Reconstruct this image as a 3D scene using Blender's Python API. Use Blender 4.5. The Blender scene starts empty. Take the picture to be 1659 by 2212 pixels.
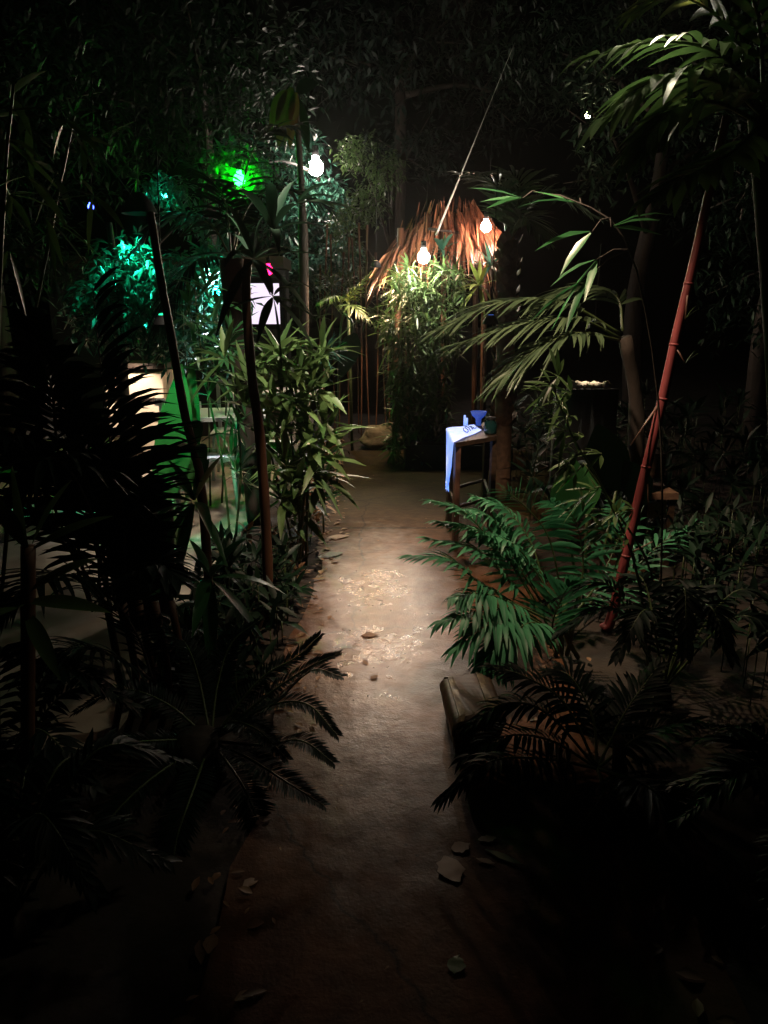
import bpy, math, random
import numpy as np
from mathutils import Vector as V, Matrix
R = random.Random(7)
sc = bpy.context.scene
COL = sc.collection
PI = math.pi
# ------------------------------------------------------------------ camera
PITCH = math.radians(14.9); CAMZ = 1.55; F = 1597.0; CX = 829.5; CY = 1106.0
cam = bpy.data.cameras.new('camera'); camo = bpy.data.objects.new('camera', cam); COL.objects.link(camo)
camo.location = (0, 0, CAMZ); camo.rotation_euler = (PI/2 - PITCH, 0, 0)
cam.sensor_fit = 'VERTICAL'; cam.sensor_height = 36; cam.lens = 18.0/(CY/F)
cam.clip_end = 300; cam.clip_start = 0.05
sc.camera = camo
FW = V((0, math.cos(PITCH), -math.sin(PITCH))); UP = V((0, math.sin(PITCH), math.cos(PITCH)))
def ray(x, y):
    return FW + V((1, 0, 0))*((x-CX)/F) + UP*((CY-y)/F)
def P(x, y, Y):                       # a sighting of the photograph turned into a place Y metres ahead
    d = ray(x, y); return V((0, 0, CAMZ)) + d*(Y/d.y)
def G(x, y, z=0.0):                   # the place on the ground (height z) under a sighting
    d = ray(x, y); return V((0, 0, CAMZ)) + d*((z-CAMZ)/d.z)
def PP(*pts): return [P(*p) for p in pts]
# ------------------------------------------------------------------ materials
def new_mat(name):
    m = bpy.data.materials.new(name); m.use_nodes = True
    nt = m.node_tree; nt.nodes.clear()
    return m, nt, nt.nodes, nt.links
def leaf_mat(name, dark, light, rough=0.36, trans=0.3, spec=0.5):
    m, nt, N, L = new_mat(name)
    out = N.new('ShaderNodeOutputMaterial'); mix = N.new('ShaderNodeMixShader'); pb = N.new('ShaderNodeBsdfPrincipled')
    tr = N.new('ShaderNodeBsdfTranslucent'); at = N.new('ShaderNodeAttribute'); at.attribute_name = 'tone'
    nz = N.new('ShaderNodeTexNoise'); nz.inputs['Scale'].default_value = 28; nz.inputs['Detail'].default_value = 4
    tc = N.new('ShaderNodeTexCoord'); L.new(tc.outputs['Object'], nz.inputs['Vector'])
    ad = N.new('ShaderNodeMath'); ad.operation = 'MULTIPLY_ADD'; L.new(nz.outputs['Fac'], ad.inputs[0]); ad.inputs[1].default_value = 0.6
    L.new(at.outputs['Fac'], ad.inputs[2])
    sb = N.new('ShaderNodeMath'); sb.operation = 'SUBTRACT'; L.new(ad.outputs[0], sb.inputs[0]); sb.inputs[1].default_value = 0.3
    cr = N.new('ShaderNodeValToRGB'); cr.color_ramp.elements[0].color = (*dark, 1); cr.color_ramp.elements[1].color = (*light, 1)
    L.new(sb.outputs[0], cr.inputs[0])
    L.new(cr.outputs[0], pb.inputs['Base Color']); L.new(cr.outputs[0], tr.inputs['Color'])
    pb.inputs['Roughness'].default_value = rough; pb.inputs['Specular IOR Level'].default_value = spec
    mix.inputs[0].default_value = trans
    L.new(pb.outputs[0], mix.inputs[1]); L.new(tr.outputs[0], mix.inputs[2]); L.new(mix.outputs[0], out.inputs[0])
    return m
def solid(name, a, b=None, rough=0.6, scale=12, bump=0.0, metal=0.0, spec=0.5, stretch=(1, 1, 1)):
    m, nt, N, L = new_mat(name)
    out = N.new('ShaderNodeOutputMaterial'); pb = N.new('ShaderNodeBsdfPrincipled'); L.new(pb.outputs[0], out.inputs[0])
    tc = N.new('ShaderNodeTexCoord'); mp = N.new('ShaderNodeMapping'); mp.inputs['Scale'].default_value = stretch
    nz = N.new('ShaderNodeTexNoise'); nz.inputs['Scale'].default_value = scale; nz.inputs['Detail'].default_value = 6
    L.new(tc.outputs['Object'], mp.inputs[0]); L.new(mp.outputs[0], nz.inputs['Vector'])
    cr = N.new('ShaderNodeValToRGB'); cr.color_ramp.elements[0].position = 0.32; cr.color_ramp.elements[1].position = 0.68
    b = b or tuple(c*0.6 for c in a)
    cr.color_ramp.elements[0].color = (*b, 1); cr.color_ramp.elements[1].color = (*a, 1)
    L.new(nz.outputs['Fac'], cr.inputs[0]); L.new(cr.outputs[0], pb.inputs['Base Color'])
    pb.inputs['Roughness'].default_value = rough; pb.inputs['Metallic'].default_value = metal; pb.inputs['Specular IOR Level'].default_value = spec
    if bump:
        bp = N.new('ShaderNodeBump'); bp.inputs['Strength'].default_value = 0.8; bp.inputs['Distance'].default_value = bump
        L.new(nz.outputs['Fac'], bp.inputs['Height']); L.new(bp.outputs[0], pb.inputs['Normal'])
    return m
def emit(name, col, strength):
    m, nt, N, L = new_mat(name)
    out = N.new('ShaderNodeOutputMaterial'); e = N.new('ShaderNodeEmission')
    e.inputs[0].default_value = (*col, 1); e.inputs[1].default_value = strength; L.new(e.outputs[0], out.inputs[0])
    return m
def path_mat():
    m, nt, N, L = new_mat('path_concrete')
    out = N.new('ShaderNodeOutputMaterial'); pb = N.new('ShaderNodeBsdfPrincipled'); L.new(pb.outputs[0], out.inputs[0])
    tc = N.new('ShaderNodeTexCoord')
    def noise(s, d=8, r=0.6):
        n = N.new('ShaderNodeTexNoise'); n.inputs['Scale'].default_value = s; n.inputs['Detail'].default_value = d; n.inputs['Roughness'].default_value = r
        L.new(tc.outputs['Object'], n.inputs['Vector']); return n
    big, mid, fine = noise(1.3, 4), noise(9, 8), noise(110, 6)
    cr = N.new('ShaderNodeValToRGB'); e = cr.color_ramp.elements
    e[0].position = 0.3; e[0].color = (0.044, 0.019, 0.009, 1); e[1].position = 0.7; e[1].color = (0.102, 0.044, 0.021, 1)
    L.new(mid.outputs['Fac'], cr.inputs[0])
    # pits: dark crumbs of dirt lying on the slab
    pits = N.new('ShaderNodeTexVoronoi'); pits.inputs['Scale'].default_value = 13; L.new(tc.outputs['Object'], pits.inputs['Vector'])
    pr = N.new('ShaderNodeValToRGB'); pr.color_ramp.elements[0].position = 0.03; pr.color_ramp.elements[0].color = (0.25, 0.25, 0.25, 1); pr.color_ramp.elements[1].position = 0.12
    L.new(pits.outputs['Distance'], pr.inputs[0])
    mul = N.new('ShaderNodeMix'); mul.data_type = 'RGBA'; mul.blend_type = 'MULTIPLY'; mul.inputs[0].default_value = 0.55
    L.new(cr.outputs[0], mul.inputs[6]); L.new(pr.outputs[0], mul.inputs[7])
    # cracks
    wp = noise(2.2, 6); mixv = N.new('ShaderNodeMix'); mixv.data_type = 'RGBA'; mixv.inputs[0].default_value = 0.22
    L.new(tc.outputs['Object'], mixv.inputs[6]); L.new(wp.outputs['Color'], mixv.inputs[7])
    vc = N.new('ShaderNodeTexVoronoi'); vc.feature = 'DISTANCE_TO_EDGE'; vc.inputs['Scale'].default_value = 0.62
    L.new(mixv.outputs[2], vc.inputs['Vector'])
    ck = N.new('ShaderNodeValToRGB'); ck.color_ramp.elements[0].position = 0.0; ck.color_ramp.elements[0].color = (0.1, 0.1, 0.1, 1); ck.color_ramp.elements[1].position = 0.0045
    L.new(vc.outputs['Distance'], ck.inputs[0])
    # the far slab, beyond a joint, turns darker and greener
    sx = N.new('ShaderNodeSeparateXYZ'); L.new(tc.outputs['Object'], sx.inputs[0])
    yy = N.new('ShaderNodeMath'); yy.operation = 'MULTIPLY_ADD'; yy.inputs[1].default_value = 0.10; L.new(mid.outputs['Fac'], yy.inputs[0]); L.new(sx.outputs['Y'], yy.inputs[2])
    far = N.new('ShaderNodeMapRange'); far.inputs[1].default_value = 4.9; far.inputs[2].default_value = 6.2; L.new(yy.outputs[0], far.inputs[0])
    far_tint = N.new('ShaderNodeMix'); far_tint.data_type = 'RGBA'; L.new(far.outputs[0], far_tint.inputs[0]); L.new(mul.outputs[2], far_tint.inputs[6])
    mc = N.new('ShaderNodeMix'); mc.data_type = 'RGBA'; mc.blend_type = 'MULTIPLY'; mc.inputs[0].default_value = 1; L.new(mul.outputs[2], mc.inputs[6]); mc.inputs[7].default_value = (0.36, 0.58, 0.36, 1)
    L.new(mc.outputs[2], far_tint.inputs[7])
    jn = N.new('ShaderNodeMath'); jn.operation = 'COMPARE'; jn.inputs[1].default_value = 5.33; jn.inputs[2].default_value = 0.012
    yj = N.new('ShaderNodeMath'); yj.operation = 'MULTIPLY_ADD'; yj.inputs[1].default_value = 0.03; L.new(mid.outputs['Fac'], yj.inputs[0]); L.new(sx.outputs['Y'], yj.inputs[2]); L.new(yj.outputs[0], jn.inputs[0])
    jm = N.new('ShaderNodeMix'); jm.data_type = 'RGBA'; L.new(jn.outputs[0], jm.inputs[0]); L.new(far_tint.outputs[2], jm.inputs[6]); jm.inputs[7].default_value = (0.012, 0.01, 0.007, 1)
    mul2 = N.new('ShaderNodeMix'); mul2.data_type = 'RGBA'; mul2.blend_type = 'MULTIPLY'; mul2.inputs[0].default_value = 0.85
    L.new(jm.outputs[2], mul2.inputs[6]); L.new(ck.outputs[0], mul2.inputs[7])
    L.new(mul2.outputs[2], pb.inputs['Base Color'])
    rr = N.new('ShaderNodeMapRange'); rr.inputs[1].default_value = 0.40; rr.inputs[2].default_value = 0.72; rr.inputs[3].default_value = 0.2; rr.inputs[4].default_value = 0.45
    chip = noise(17, 5); cm = N.new('ShaderNodeMath'); cm.operation = 'MULTIPLY_ADD'; cm.inputs[1].default_value = 0.45; L.new(chip.outputs['Fac'], cm.inputs[0])
    c2 = N.new('ShaderNodeMath'); c2.operation = 'MULTIPLY'; c2.inputs[1].default_value = 0.6; L.new(big.outputs['Fac'], c2.inputs[0]); L.new(c2.outputs[0], cm.inputs[2])
    L.new(cm.outputs[0], rr.inputs[0])
    # a damp worn patch in the middle of the path
    vs = N.new('ShaderNodeVectorMath'); vs.operation = 'SUBTRACT'; vs.inputs[1].default_value = (-0.03, 3.55, 0); L.new(tc.outputs['Object'], vs.inputs[0])
    vm = N.new('ShaderNodeVectorMath'); vm.operation = 'MULTIPLY'; vm.inputs[1].default_value = (1.75, 0.5, 0); L.new(vs.outputs[0], vm.inputs[0])
    vl = N.new('ShaderNodeVectorMath'); vl.operation = 'LENGTH'; L.new(vm.outputs[0], vl.inputs[0])
    va = N.new('ShaderNodeMath'); va.operation = 'MULTIPLY_ADD'; va.inputs[1].default_value = 0.7; L.new(noise(7, 7).outputs['Fac'], va.inputs[0]); L.new(vl.outputs['Value'], va.inputs[2])
    wet = N.new('ShaderNodeMapRange'); wet.inputs[1].default_value = 0.7; wet.inputs[2].default_value = 1.35; wet.inputs[3].default_value = 1; wet.inputs[4].default_value = 0; L.new(va.outputs[0], wet.inputs[0])
    rm = N.new('ShaderNodeMix'); rm.data_type = 'FLOAT'; L.new(wet.outputs[0], rm.inputs[0]); rm.inputs[2].default_value = 0.62; L.new(rr.outputs[0], rm.inputs[3]); L.new(rm.outputs[0], pb.inputs['Roughness'])
    sm = N.new('ShaderNodeMix'); sm.data_type = 'FLOAT'; L.new(wet.outputs[0], sm.inputs[0]); sm.inputs[2].default_value = 0.09; sm.inputs[3].default_value = 0.7; L.new(sm.outputs[0], pb.inputs['Specular IOR Level'])
    a1 = N.new('ShaderNodeMath'); a1.operation = 'MULTIPLY_ADD'; L.new(fine.outputs['Fac'], a1.inputs[0]); a1.inputs[1].default_value = 0.32
    L.new(noise(22, 8).outputs['Fac'], a1.inputs[2])
    a2 = a1
    bp = N.new('ShaderNodeBump'); bp.inputs['Strength'].default_value = 0.6; bp.inputs['Distance'].default_value = 0.007
    L.new(a2.outputs[0], bp.inputs['Height']); L.new(bp.outputs[0], pb.inputs['Normal'])
    return m
M = dict(
 leaf=leaf_mat('palm_leaf', (0.012, 0.062, 0.022), (0.045, 0.16, 0.055), 0.36),
 leafem=leaf_mat('emerald_palm_leaf', (0.018, 0.10, 0.045), (0.055, 0.22, 0.105), 0.48, 0.3, 0.35),
 leafgr=leaf_mat('grey_green_leaf', (0.026, 0.048, 0.022), (0.065, 0.098, 0.05), 0.38, 0.2),
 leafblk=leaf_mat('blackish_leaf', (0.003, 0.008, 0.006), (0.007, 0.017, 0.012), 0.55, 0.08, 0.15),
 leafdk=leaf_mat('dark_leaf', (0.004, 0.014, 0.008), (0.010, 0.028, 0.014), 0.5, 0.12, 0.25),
 leafol=leaf_mat('bamboo_leaf', (0.035, 0.075, 0.022), (0.10, 0.165, 0.055), 0.42),
 leafyl=leaf_mat('yellow_green_leaf', (0.08, 0.12, 0.02), (0.2, 0.24, 0.05), 0.42),
 leaftl=leaf_mat('blue_green_leaf', (0.015, 0.07, 0.05), (0.05, 0.15, 0.1), 0.35),
 leafbr=leaf_mat('dry_leaf', (0.10, 0.045, 0.02), (0.24, 0.13, 0.06), 0.6, 0.2),
 leaffall=leaf_mat('fallen_dry_leaf', (0.2, 0.12, 0.08), (0.36, 0.24, 0.16), 0.6, 0.1),
 leafbroad=leaf_mat('broad_leaf', (0.02, 0.08, 0.025), (0.05, 0.16, 0.045), 0.38, 0.35),
 stem=solid('green_stem', (0.06, 0.09, 0.03), None, 0.45, 14),
 brown=solid('brown_stem', (0.13, 0.055, 0.028), (0.05, 0.022, 0.012), 0.6, 10, 0.003, stretch=(1, 1, 0.25)),
 red=solid('red_cane', (0.25, 0.045, 0.048), (0.10, 0.016, 0.018), 0.55, 16, 0.0012, stretch=(1, 1, 0.3)),
 bark=solid('bark', (0.03, 0.02, 0.014), (0.012, 0.008, 0.006), 0.85, 9, 0.02, stretch=(1, 1, 0.3)),
 scale=solid('palm_bark', (0.19, 0.105, 0.06), (0.08, 0.042, 0.026), 0.75, 16, 0.006),
 straw=leaf_mat('straw', (0.03, 0.008, 0.005), (0.46, 0.2, 0.11), 0.34, 0.15),
 soil=solid('soil', (0.026, 0.017, 0.011), (0.01, 0.007, 0.005), 0.95, 6, 0.03),
 patio=solid('patio_concrete', (0.42, 0.37, 0.31), (0.28, 0.24, 0.19), 0.7, 5, 0.004),
 rock=solid('rock', (0.24, 0.2, 0.13), (0.07, 0.06, 0.035), 0.85, 7, 0.03),
 wood=solid('lit_leg_wood', (0.17, 0.085, 0.06), (0.08, 0.04, 0.03), 0.5, 10, 0.001, stretch=(4, 4, 0.4)),
 wooddk=solid('dark_wood', (0.055, 0.032, 0.018), (0.016, 0.01, 0.007), 0.5, 8, 0.003, stretch=(1, 5, 5)),
 cloth=solid('white_cloth', (0.8, 0.82, 0.84), (0.66, 0.68, 0.72), 0.85, 14, 0.004),
 white=solid('white_paint', (0.75, 0.75, 0.74), (0.6, 0.6, 0.6), 0.45, 6),
 cream=solid('cream_paint', (0.7, 0.58, 0.42), (0.5, 0.38, 0.26), 0.6, 4),
 wall=solid('dark_wall', (0.03, 0.03, 0.028), (0.015, 0.015, 0.014), 0.8, 3, 0.004),
 black=solid('black_plastic', (0.006, 0.006, 0.007), None, 0.7, spec=0.2),
 ink=solid('ink', (0.03, 0.03, 0.06), None, 0.8),
 strap=solid('worn_metal', (0.2, 0.16, 0.1), (0.03, 0.024, 0.015), 0.42, 26, 0.001, 0.6),
 wire=solid('pale_cord', (0.42, 0.44, 0.42), None, 0.5),
 path=path_mat(),
)
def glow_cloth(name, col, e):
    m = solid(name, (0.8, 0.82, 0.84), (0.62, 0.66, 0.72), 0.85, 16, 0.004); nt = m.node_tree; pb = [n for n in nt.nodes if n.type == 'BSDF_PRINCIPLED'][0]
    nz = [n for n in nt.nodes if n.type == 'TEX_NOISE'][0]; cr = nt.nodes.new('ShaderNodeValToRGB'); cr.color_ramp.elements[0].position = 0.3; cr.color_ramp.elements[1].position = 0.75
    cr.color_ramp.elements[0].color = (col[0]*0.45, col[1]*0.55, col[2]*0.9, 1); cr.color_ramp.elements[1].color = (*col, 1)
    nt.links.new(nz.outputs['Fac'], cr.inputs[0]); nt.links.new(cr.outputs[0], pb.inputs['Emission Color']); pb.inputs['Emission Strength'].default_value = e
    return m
M['bluecloth'] = glow_cloth('blue_glow_cloth', (0.22, 0.43, 1.0), 1.1)      # blue glow of the black-lit cotton is put in as emission
M['bluedim'] = glow_cloth('blue_glow_dish', (0.08, 0.2, 0.9), 0.3); M['bluedim'].node_tree.nodes['Color Ramp'].color_ramp.elements[0].color = (0.05, 0.08, 0.2, 1); M['bluedim'].node_tree.nodes['Color Ramp'].color_ramp.elements[1].color = (0.1, 0.16, 0.4, 1)  # blue light on the bowl is put into its base colour and emission
gl, nt, N, L = new_mat('dark_glass'); _o = N.new('ShaderNodeOutputMaterial'); _p = N.new('ShaderNodeBsdfPrincipled'); L.new(_p.outputs[0], _o.inputs[0])
_p.inputs['Base Color'].default_value = (0.006, 0.03, 0.03, 1); _p.inputs['Roughness'].default_value = 0.06; _p.inputs['Specular IOR Level'].default_value = 0.7
M['glass'] = gl
# ------------------------------------------------------------------ mesh builder
class MB:
    def __init__(s): s.v = []; s.f = []; s.m = []; s.t = []
    def vert(s, p, tone=0.5): s.v.append((p[0], p[1], p[2])); s.t.append(tone); return len(s.v)-1
    def face(s, ids, mi=0): s.f.append(ids); s.m.append(mi)
    def build(s, name, mats, parent=None, smooth=True, origin=None):
        o = origin if origin is not None else (V(parent['_org']) if parent is not None and '_org' in parent else V((0, 0, 0)))
        me = bpy.data.meshes.new(name)
        me.from_pydata([(a[0]-o[0], a[1]-o[1], a[2]-o[2]) for a in s.v], [], s.f)
        mats = mats if isinstance(mats, (list, tuple)) else [mats]
        for m in mats: me.materials.append(m)
        me.polygons.foreach_set('material_index', s.m)
        if smooth: me.polygons.foreach_set('use_smooth', [True]*len(s.f))
        at = me.attributes.new('tone', 'FLOAT', 'POINT'); at.data.foreach_set('value', s.t)
        me.update()
        ob = bpy.data.objects.new(name, me); COL.objects.link(ob)
        if parent is not None: ob.parent = parent
        if parent is None: ob.location = o
        return ob
    def leaf(s, p, d, Ln, W, up=V((0, 0, 1)), droop=0.25, mi=0, nseg=4, fold=0.25, tone=None, peak=0.4, twist=0.0, bend=None):
        d = d.normalized(); side = d.cross(up)
        if side.length < 1e-3: side = d.cross(V((1, 0.2, 0)))
        side.normalize(); n = side.cross(d)
        if twist:
            q = Matrix.Rotation(twist, 3, d); side = q @ side; n = q @ n
        tone = R.random() if tone is None else tone
        base = len(s.v); g = bend if bend is not None else V((0, 0, -1))
        for i in range(nseg+1):
            t = i/nseg
            c = p + d*(Ln*t*(1-0.12*droop*t)) + g*(droop*Ln*t*t)
            if t < peak: w = 0.18+0.82*math.sin(PI/2*t/peak)
            else: w = math.cos(PI/2*((t-peak)/(1-peak)))**0.85 if t < 1 else 0.03
            w *= W*0.5
            for q, k in ((-1, 1), (0, 0), (1, 1)):
                s.vert(c + side*(q*w) + n*(fold*w*k), tone)
        for i in range(nseg):
            a = base+3*i
            s.face((a, a+1, a+4, a+3), mi); s.face((a+1, a+2, a+5, a+4), mi)
    def tube(s, pts, r, mi=0, sides=6, tone=0.5, caps=True):
        n = len(pts); base = len(s.v); prev = None
        for i, p in enumerate(pts):
            T = (pts[min(i+1, n-1)]-pts[max(i-1, 0)]).normalized()
            a = T.cross(V((0, 0, 1))) if abs(T.z) < 0.95 else T.cross(V((0, 1, 0)))
            if prev is not None:
                a = prev - T*prev.dot(T)
            a.normalize(); prev = a; b = T.cross(a); rr = r[i] if isinstance(r, (list, tuple)) else r
            for k in range(sides):
                an = 2*PI*k/sides; s.vert(p + (a*math.cos(an)+b*math.sin(an))*rr, tone)
        for i in range(n-1):
            for k in range(sides):
                a0 = base+i*sides+k; a1 = base+i*sides+(k+1) % sides
                s.face((a0, a1, a1+sides, a0+sides), mi)
        if caps:
            s.face(tuple(base+k for k in reversed(range(sides))), mi); s.face(tuple(base+(n-1)*sides+k for k in range(sides)), mi)
    def box(s, c, size, mi=0, rot=None, taper=1.0, tone=0.5):
        q = rot or Matrix.Identity(3); base = len(s.v)
        for z in (-1, 1):
            k = taper if z < 0 else 1.0
            for x, y in ((-1, -1), (1, -1), (1, 1), (-1, 1)):
                s.vert(V(c) + q @ V((x*size[0]/2*k, y*size[1]/2*k, z*size[2]/2)), tone)
        b = base
        for fc in ((3, 2, 1, 0), (4, 5, 6, 7), (0, 1, 5, 4), (1, 2, 6, 5), (2, 3, 7, 6), (3, 0, 4, 7)):
            s.face(tuple(b+i for i in fc), mi)
    def lathe(s, c, prof, mi=0, sides=16, tone=0.5):
        base = len(s.v)
        for r, z in prof:
            for k in range(sides):
                an = 2*PI*k/sides; s.vert(V(c)+V((r*math.cos(an), r*math.sin(an), z)), tone)
        for i in range(len(prof)-1):
            for k in range(sides):
                a0 = base+i*sides+k; a1 = base+i*sides+(k+1) % sides
                s.face((a0, a1, a1+sides, a0+sides), mi)
    def blob(s, c, r, n=12, mi=0, amp=0.2, seed=0, flat=0.0):
        rr = random.Random(seed); base = len(s.v); ph = [rr.uniform(0, 6.28) for _ in range(8)]
        for i in range(n+1):
            th = PI*i/n
            for k in range(2*n):
                an = PI*k/n
                d = V((math.sin(th)*math.cos(an), math.sin(th)*math.sin(an), math.cos(th)))
                f = 1+amp*(math.sin(3*d.x+ph[0])*math.sin(4*d.y+ph[1])+0.5*math.sin(7*d.z+ph[2]+3*d.x)+0.35*math.sin(11*d.y+ph[3]+5*d.z))
                s.vert(V(c)+V((d.x*r[0]*f, d.y*r[1]*f, d.z*r[2]*f)), 0.5)
        for i in range(n):
            for k in range(2*n):
                a0 = base+i*2*n+k; a1 = base+i*2*n+(k+1) % (2*n)
                s.face((a0, a0+2*n, a1+2*n, a1), mi)
CLEAR = []                             # open lines of sight from a lamp down to the path
def blocked(p, rad=0.16):
    for a, b in CLEAR:
        ab = b-a; t = max(0, min(1, (p-a).dot(ab)/ab.length_squared))
        if (a+ab*t-p).length < rad: return True
    return False
def curve(pts, n):
    pts = [V(p) for p in pts]; q = [pts[0]*2-pts[1]]+pts+[pts[-1]*2-pts[-2]]; out = []; m = len(pts)-1
    for i in range(n+1):
        u = i/n*m; k = min(int(u), m-1); t = u-k; a, b, c, d = q[k], q[k+1], q[k+2], q[k+3]
        out.append(0.5*((2*b)+(c-a)*t+(2*a-5*b+4*c-d)*t*t+(3*b-a-3*c+d)*t*t*t))
    return out
# ------------------------------------------------------------------ things
def tag(o, label, cat, group=None, kind=None):
    if label: o['label'] = label
    if cat: o['category'] = cat
    if group: o['group'] = group
    if kind: o['kind'] = kind
    return o
def thing(name, loc, label, cat, group=None):
    o = bpy.data.objects.new(name, None); COL.objects.link(o); o.location = loc; o.empty_display_size = 0.1
    o['_org'] = (loc[0], loc[1], loc[2])
    return tag(o, label, cat, group)
def struct(name, mb, mats, smooth=False):
    o = mb.build(name, mats, None, smooth); o['kind'] = 'structure'; return o

def frond_mb(pts, n=22, Ln=0.25, W=0.022, ang=(70, 25), droop=0.35, lift=0.15, t0=0.18, side=None, r=0.006, sides=(-1, 1), nseg=4, fold=0.3, mi=0, smi=1, prof=None, jit=0.12, mb=None, bend=None):
    mb = mb or MB(); c = curve(pts, 24)
    mb.tube(c, [r*(1-0.75*i/24) for i in range(25)], smi, 5)
    for i in range(n):
        t = t0+(1-t0)*(i+0.5)/n; u = t*24; k = min(int(u), 23); p = c[k].lerp(c[k+1], u-k); T = (c[k+1]-c[k]).normalized()
        S = V(side) if side is not None else T.cross(V((0, 0, 1)))
        S = S-T*S.dot(T)
        if S.length < 1e-3: S = V((1, 0, 0))
        S.normalize(); Nn = S.cross(T)
        if Nn.z < 0: Nn = -Nn
        x = (t-t0)/(1-t0); pr = prof(x) if prof else (0.55+0.45*math.sin(PI*min(1, x*1.15+0.1)))*(1-0.35*x*x)
        a = math.radians(ang[0]+(ang[1]-ang[0])*x)
        for sd in sides:
            aa = a+R.uniform(-jit, jit)
            d = S*(sd*math.sin(aa))+T*math.cos(aa)+Nn*(lift+R.uniform(-jit, jit)*0.7)
            mb.leaf(p, d, Ln*pr*R.uniform(0.88, 1.1), W*R.uniform(0.85, 1.1), Nn, droop*R.uniform(0.6, 1.4), mi, nseg, fold, None, 0.35, R.uniform(-0.25, 0.25), bend)
    return mb
def frond(parent, pts, mats=None, **k):
    return frond_mb(pts, **k).build('frond', mats or [M['leaf'], M['stem']], parent)
def star(mb, p, axis, n=7, Ln=0.16, W=0.022, spread=(25, 75), droop=0.2, mi=0, nseg=3):
    axis = axis.normalized(); a = axis.cross(V((0.3, 0.2, 1))); a.normalize(); b = axis.cross(a)
    off = R.uniform(0, 6.28)
    for i in range(n):
        an = off+2*PI*i/n+R.uniform(-0.3, 0.3); s_ = math.radians(R.uniform(*spread))
        d = axis*math.cos(s_)+(a*math.cos(an)+b*math.sin(an))*math.sin(s_)
        mb.leaf(p+d*0.01, d, Ln*R.uniform(0.65, 1.15), W*R.uniform(0.8, 1.2), V((0, 0, 1)), droop*R.uniform(0.2, 1.6), mi, nseg, 0.25, None, 0.33, R.uniform(-0.5, 0.5))
def bamboo(name, label, cat, base, canes, stars, leafm, canem, Ln=0.16, W=0.022, r=0.008, group=None, auto=0, autoL=0.12, axis=None, n=(5, 9), spread=(25, 80)):
    t = thing(name, base, label, cat, group)
    mb = MB()
    for c in canes:
        cc = curve(c, 14); cm = MB(); nn = len(cc); rr = []
        cm.tube(cc, [r*(1-0.5*i/nn)*(1.0 if i % 3 else 1.22) for i in range(nn)], 0, 7); cm.build('cane', canem, t)
        for q in range(auto):
            u = R.uniform(0.25, 1.0)*(nn-1); k = min(int(u), nn-2); p = cc[k].lerp(cc[k+1], u-k)
            an = R.uniform(0, 6.28); d = V((math.cos(an), math.sin(an), R.uniform(-0.2, 0.7))); e = p+d*R.uniform(0.03, autoL)
            mb.tube([p, e], 0.002, 1, 4, caps=False); star(mb, e, d, R.randint(*n), Ln*R.uniform(0.7, 1.1), W, spread)
    allp = [p for c in canes for p in curve(c, 20)]
    for sp in stars:
        p = sp[0]
        if blocked(p, 0.2): continue
        p = sp[0]; ax = sp[1] if len(sp) > 1 else V((R.uniform(-1, 1), -0.6, R.uniform(0, 1)))
        if allp:
            near = min(allp, key=lambda q: (q-p).length)
            mid = near.lerp(p, 0.5)+V((0, 0, 0.02)); mb.tube([near, mid, p], 0.0028, 1, 4, caps=False)
        star(mb, p, ax, R.randint(*n), Ln*R.uniform(0.8, 1.15), W, spread)
    if mb.f: mb.build('foliage', [leafm, canem], t)
    return t
def rosette(parent, p, axis, n, Ln, W, mats, spread=(30, 85), droop=0.3, name='leaf', each=True, mi=0):
    axis = axis.normalized(); a = axis.cross(V((0.31, 0.2, 1))); a.normalize(); b = axis.cross(a); out = []
    mb = MB()
    for i in range(n):
        if each: mb = MB()
        an = 2.399*i+R.uniform(-0.2, 0.2); s_ = math.radians(spread[0]+(spread[1]-spread[0])*(i+0.5)/n)
        d = axis*math.cos(s_)+(a*math.cos(an)+b*math.sin(an))*math.sin(s_)
        mb.leaf(p+d*0.01, d, Ln*R.uniform(0.75, 1.1), W*R.uniform(0.85, 1.15), V((0, 0, 1)), droop*R.uniform(0.5, 1.5), mi, 7, 0.3, None, 0.38, R.uniform(-0.3, 0.3))
        if each: mb.build(name, mats, parent)
    if not each: mb.build(name, mats, parent)
def leaf_part(parent, a, b, W, mat, face=V((0, -1, 0.3)), droop=0.1, peak=0.45, fold=0.12, bendv=None, name='leaf', nseg=10):
    mb = MB(); d = b-a; mb.leaf(a, d, d.length, W, face, droop, 0, nseg, fold, 0.5, peak, 0, bendv)
    return mb.build(name, mat, parent)
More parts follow.
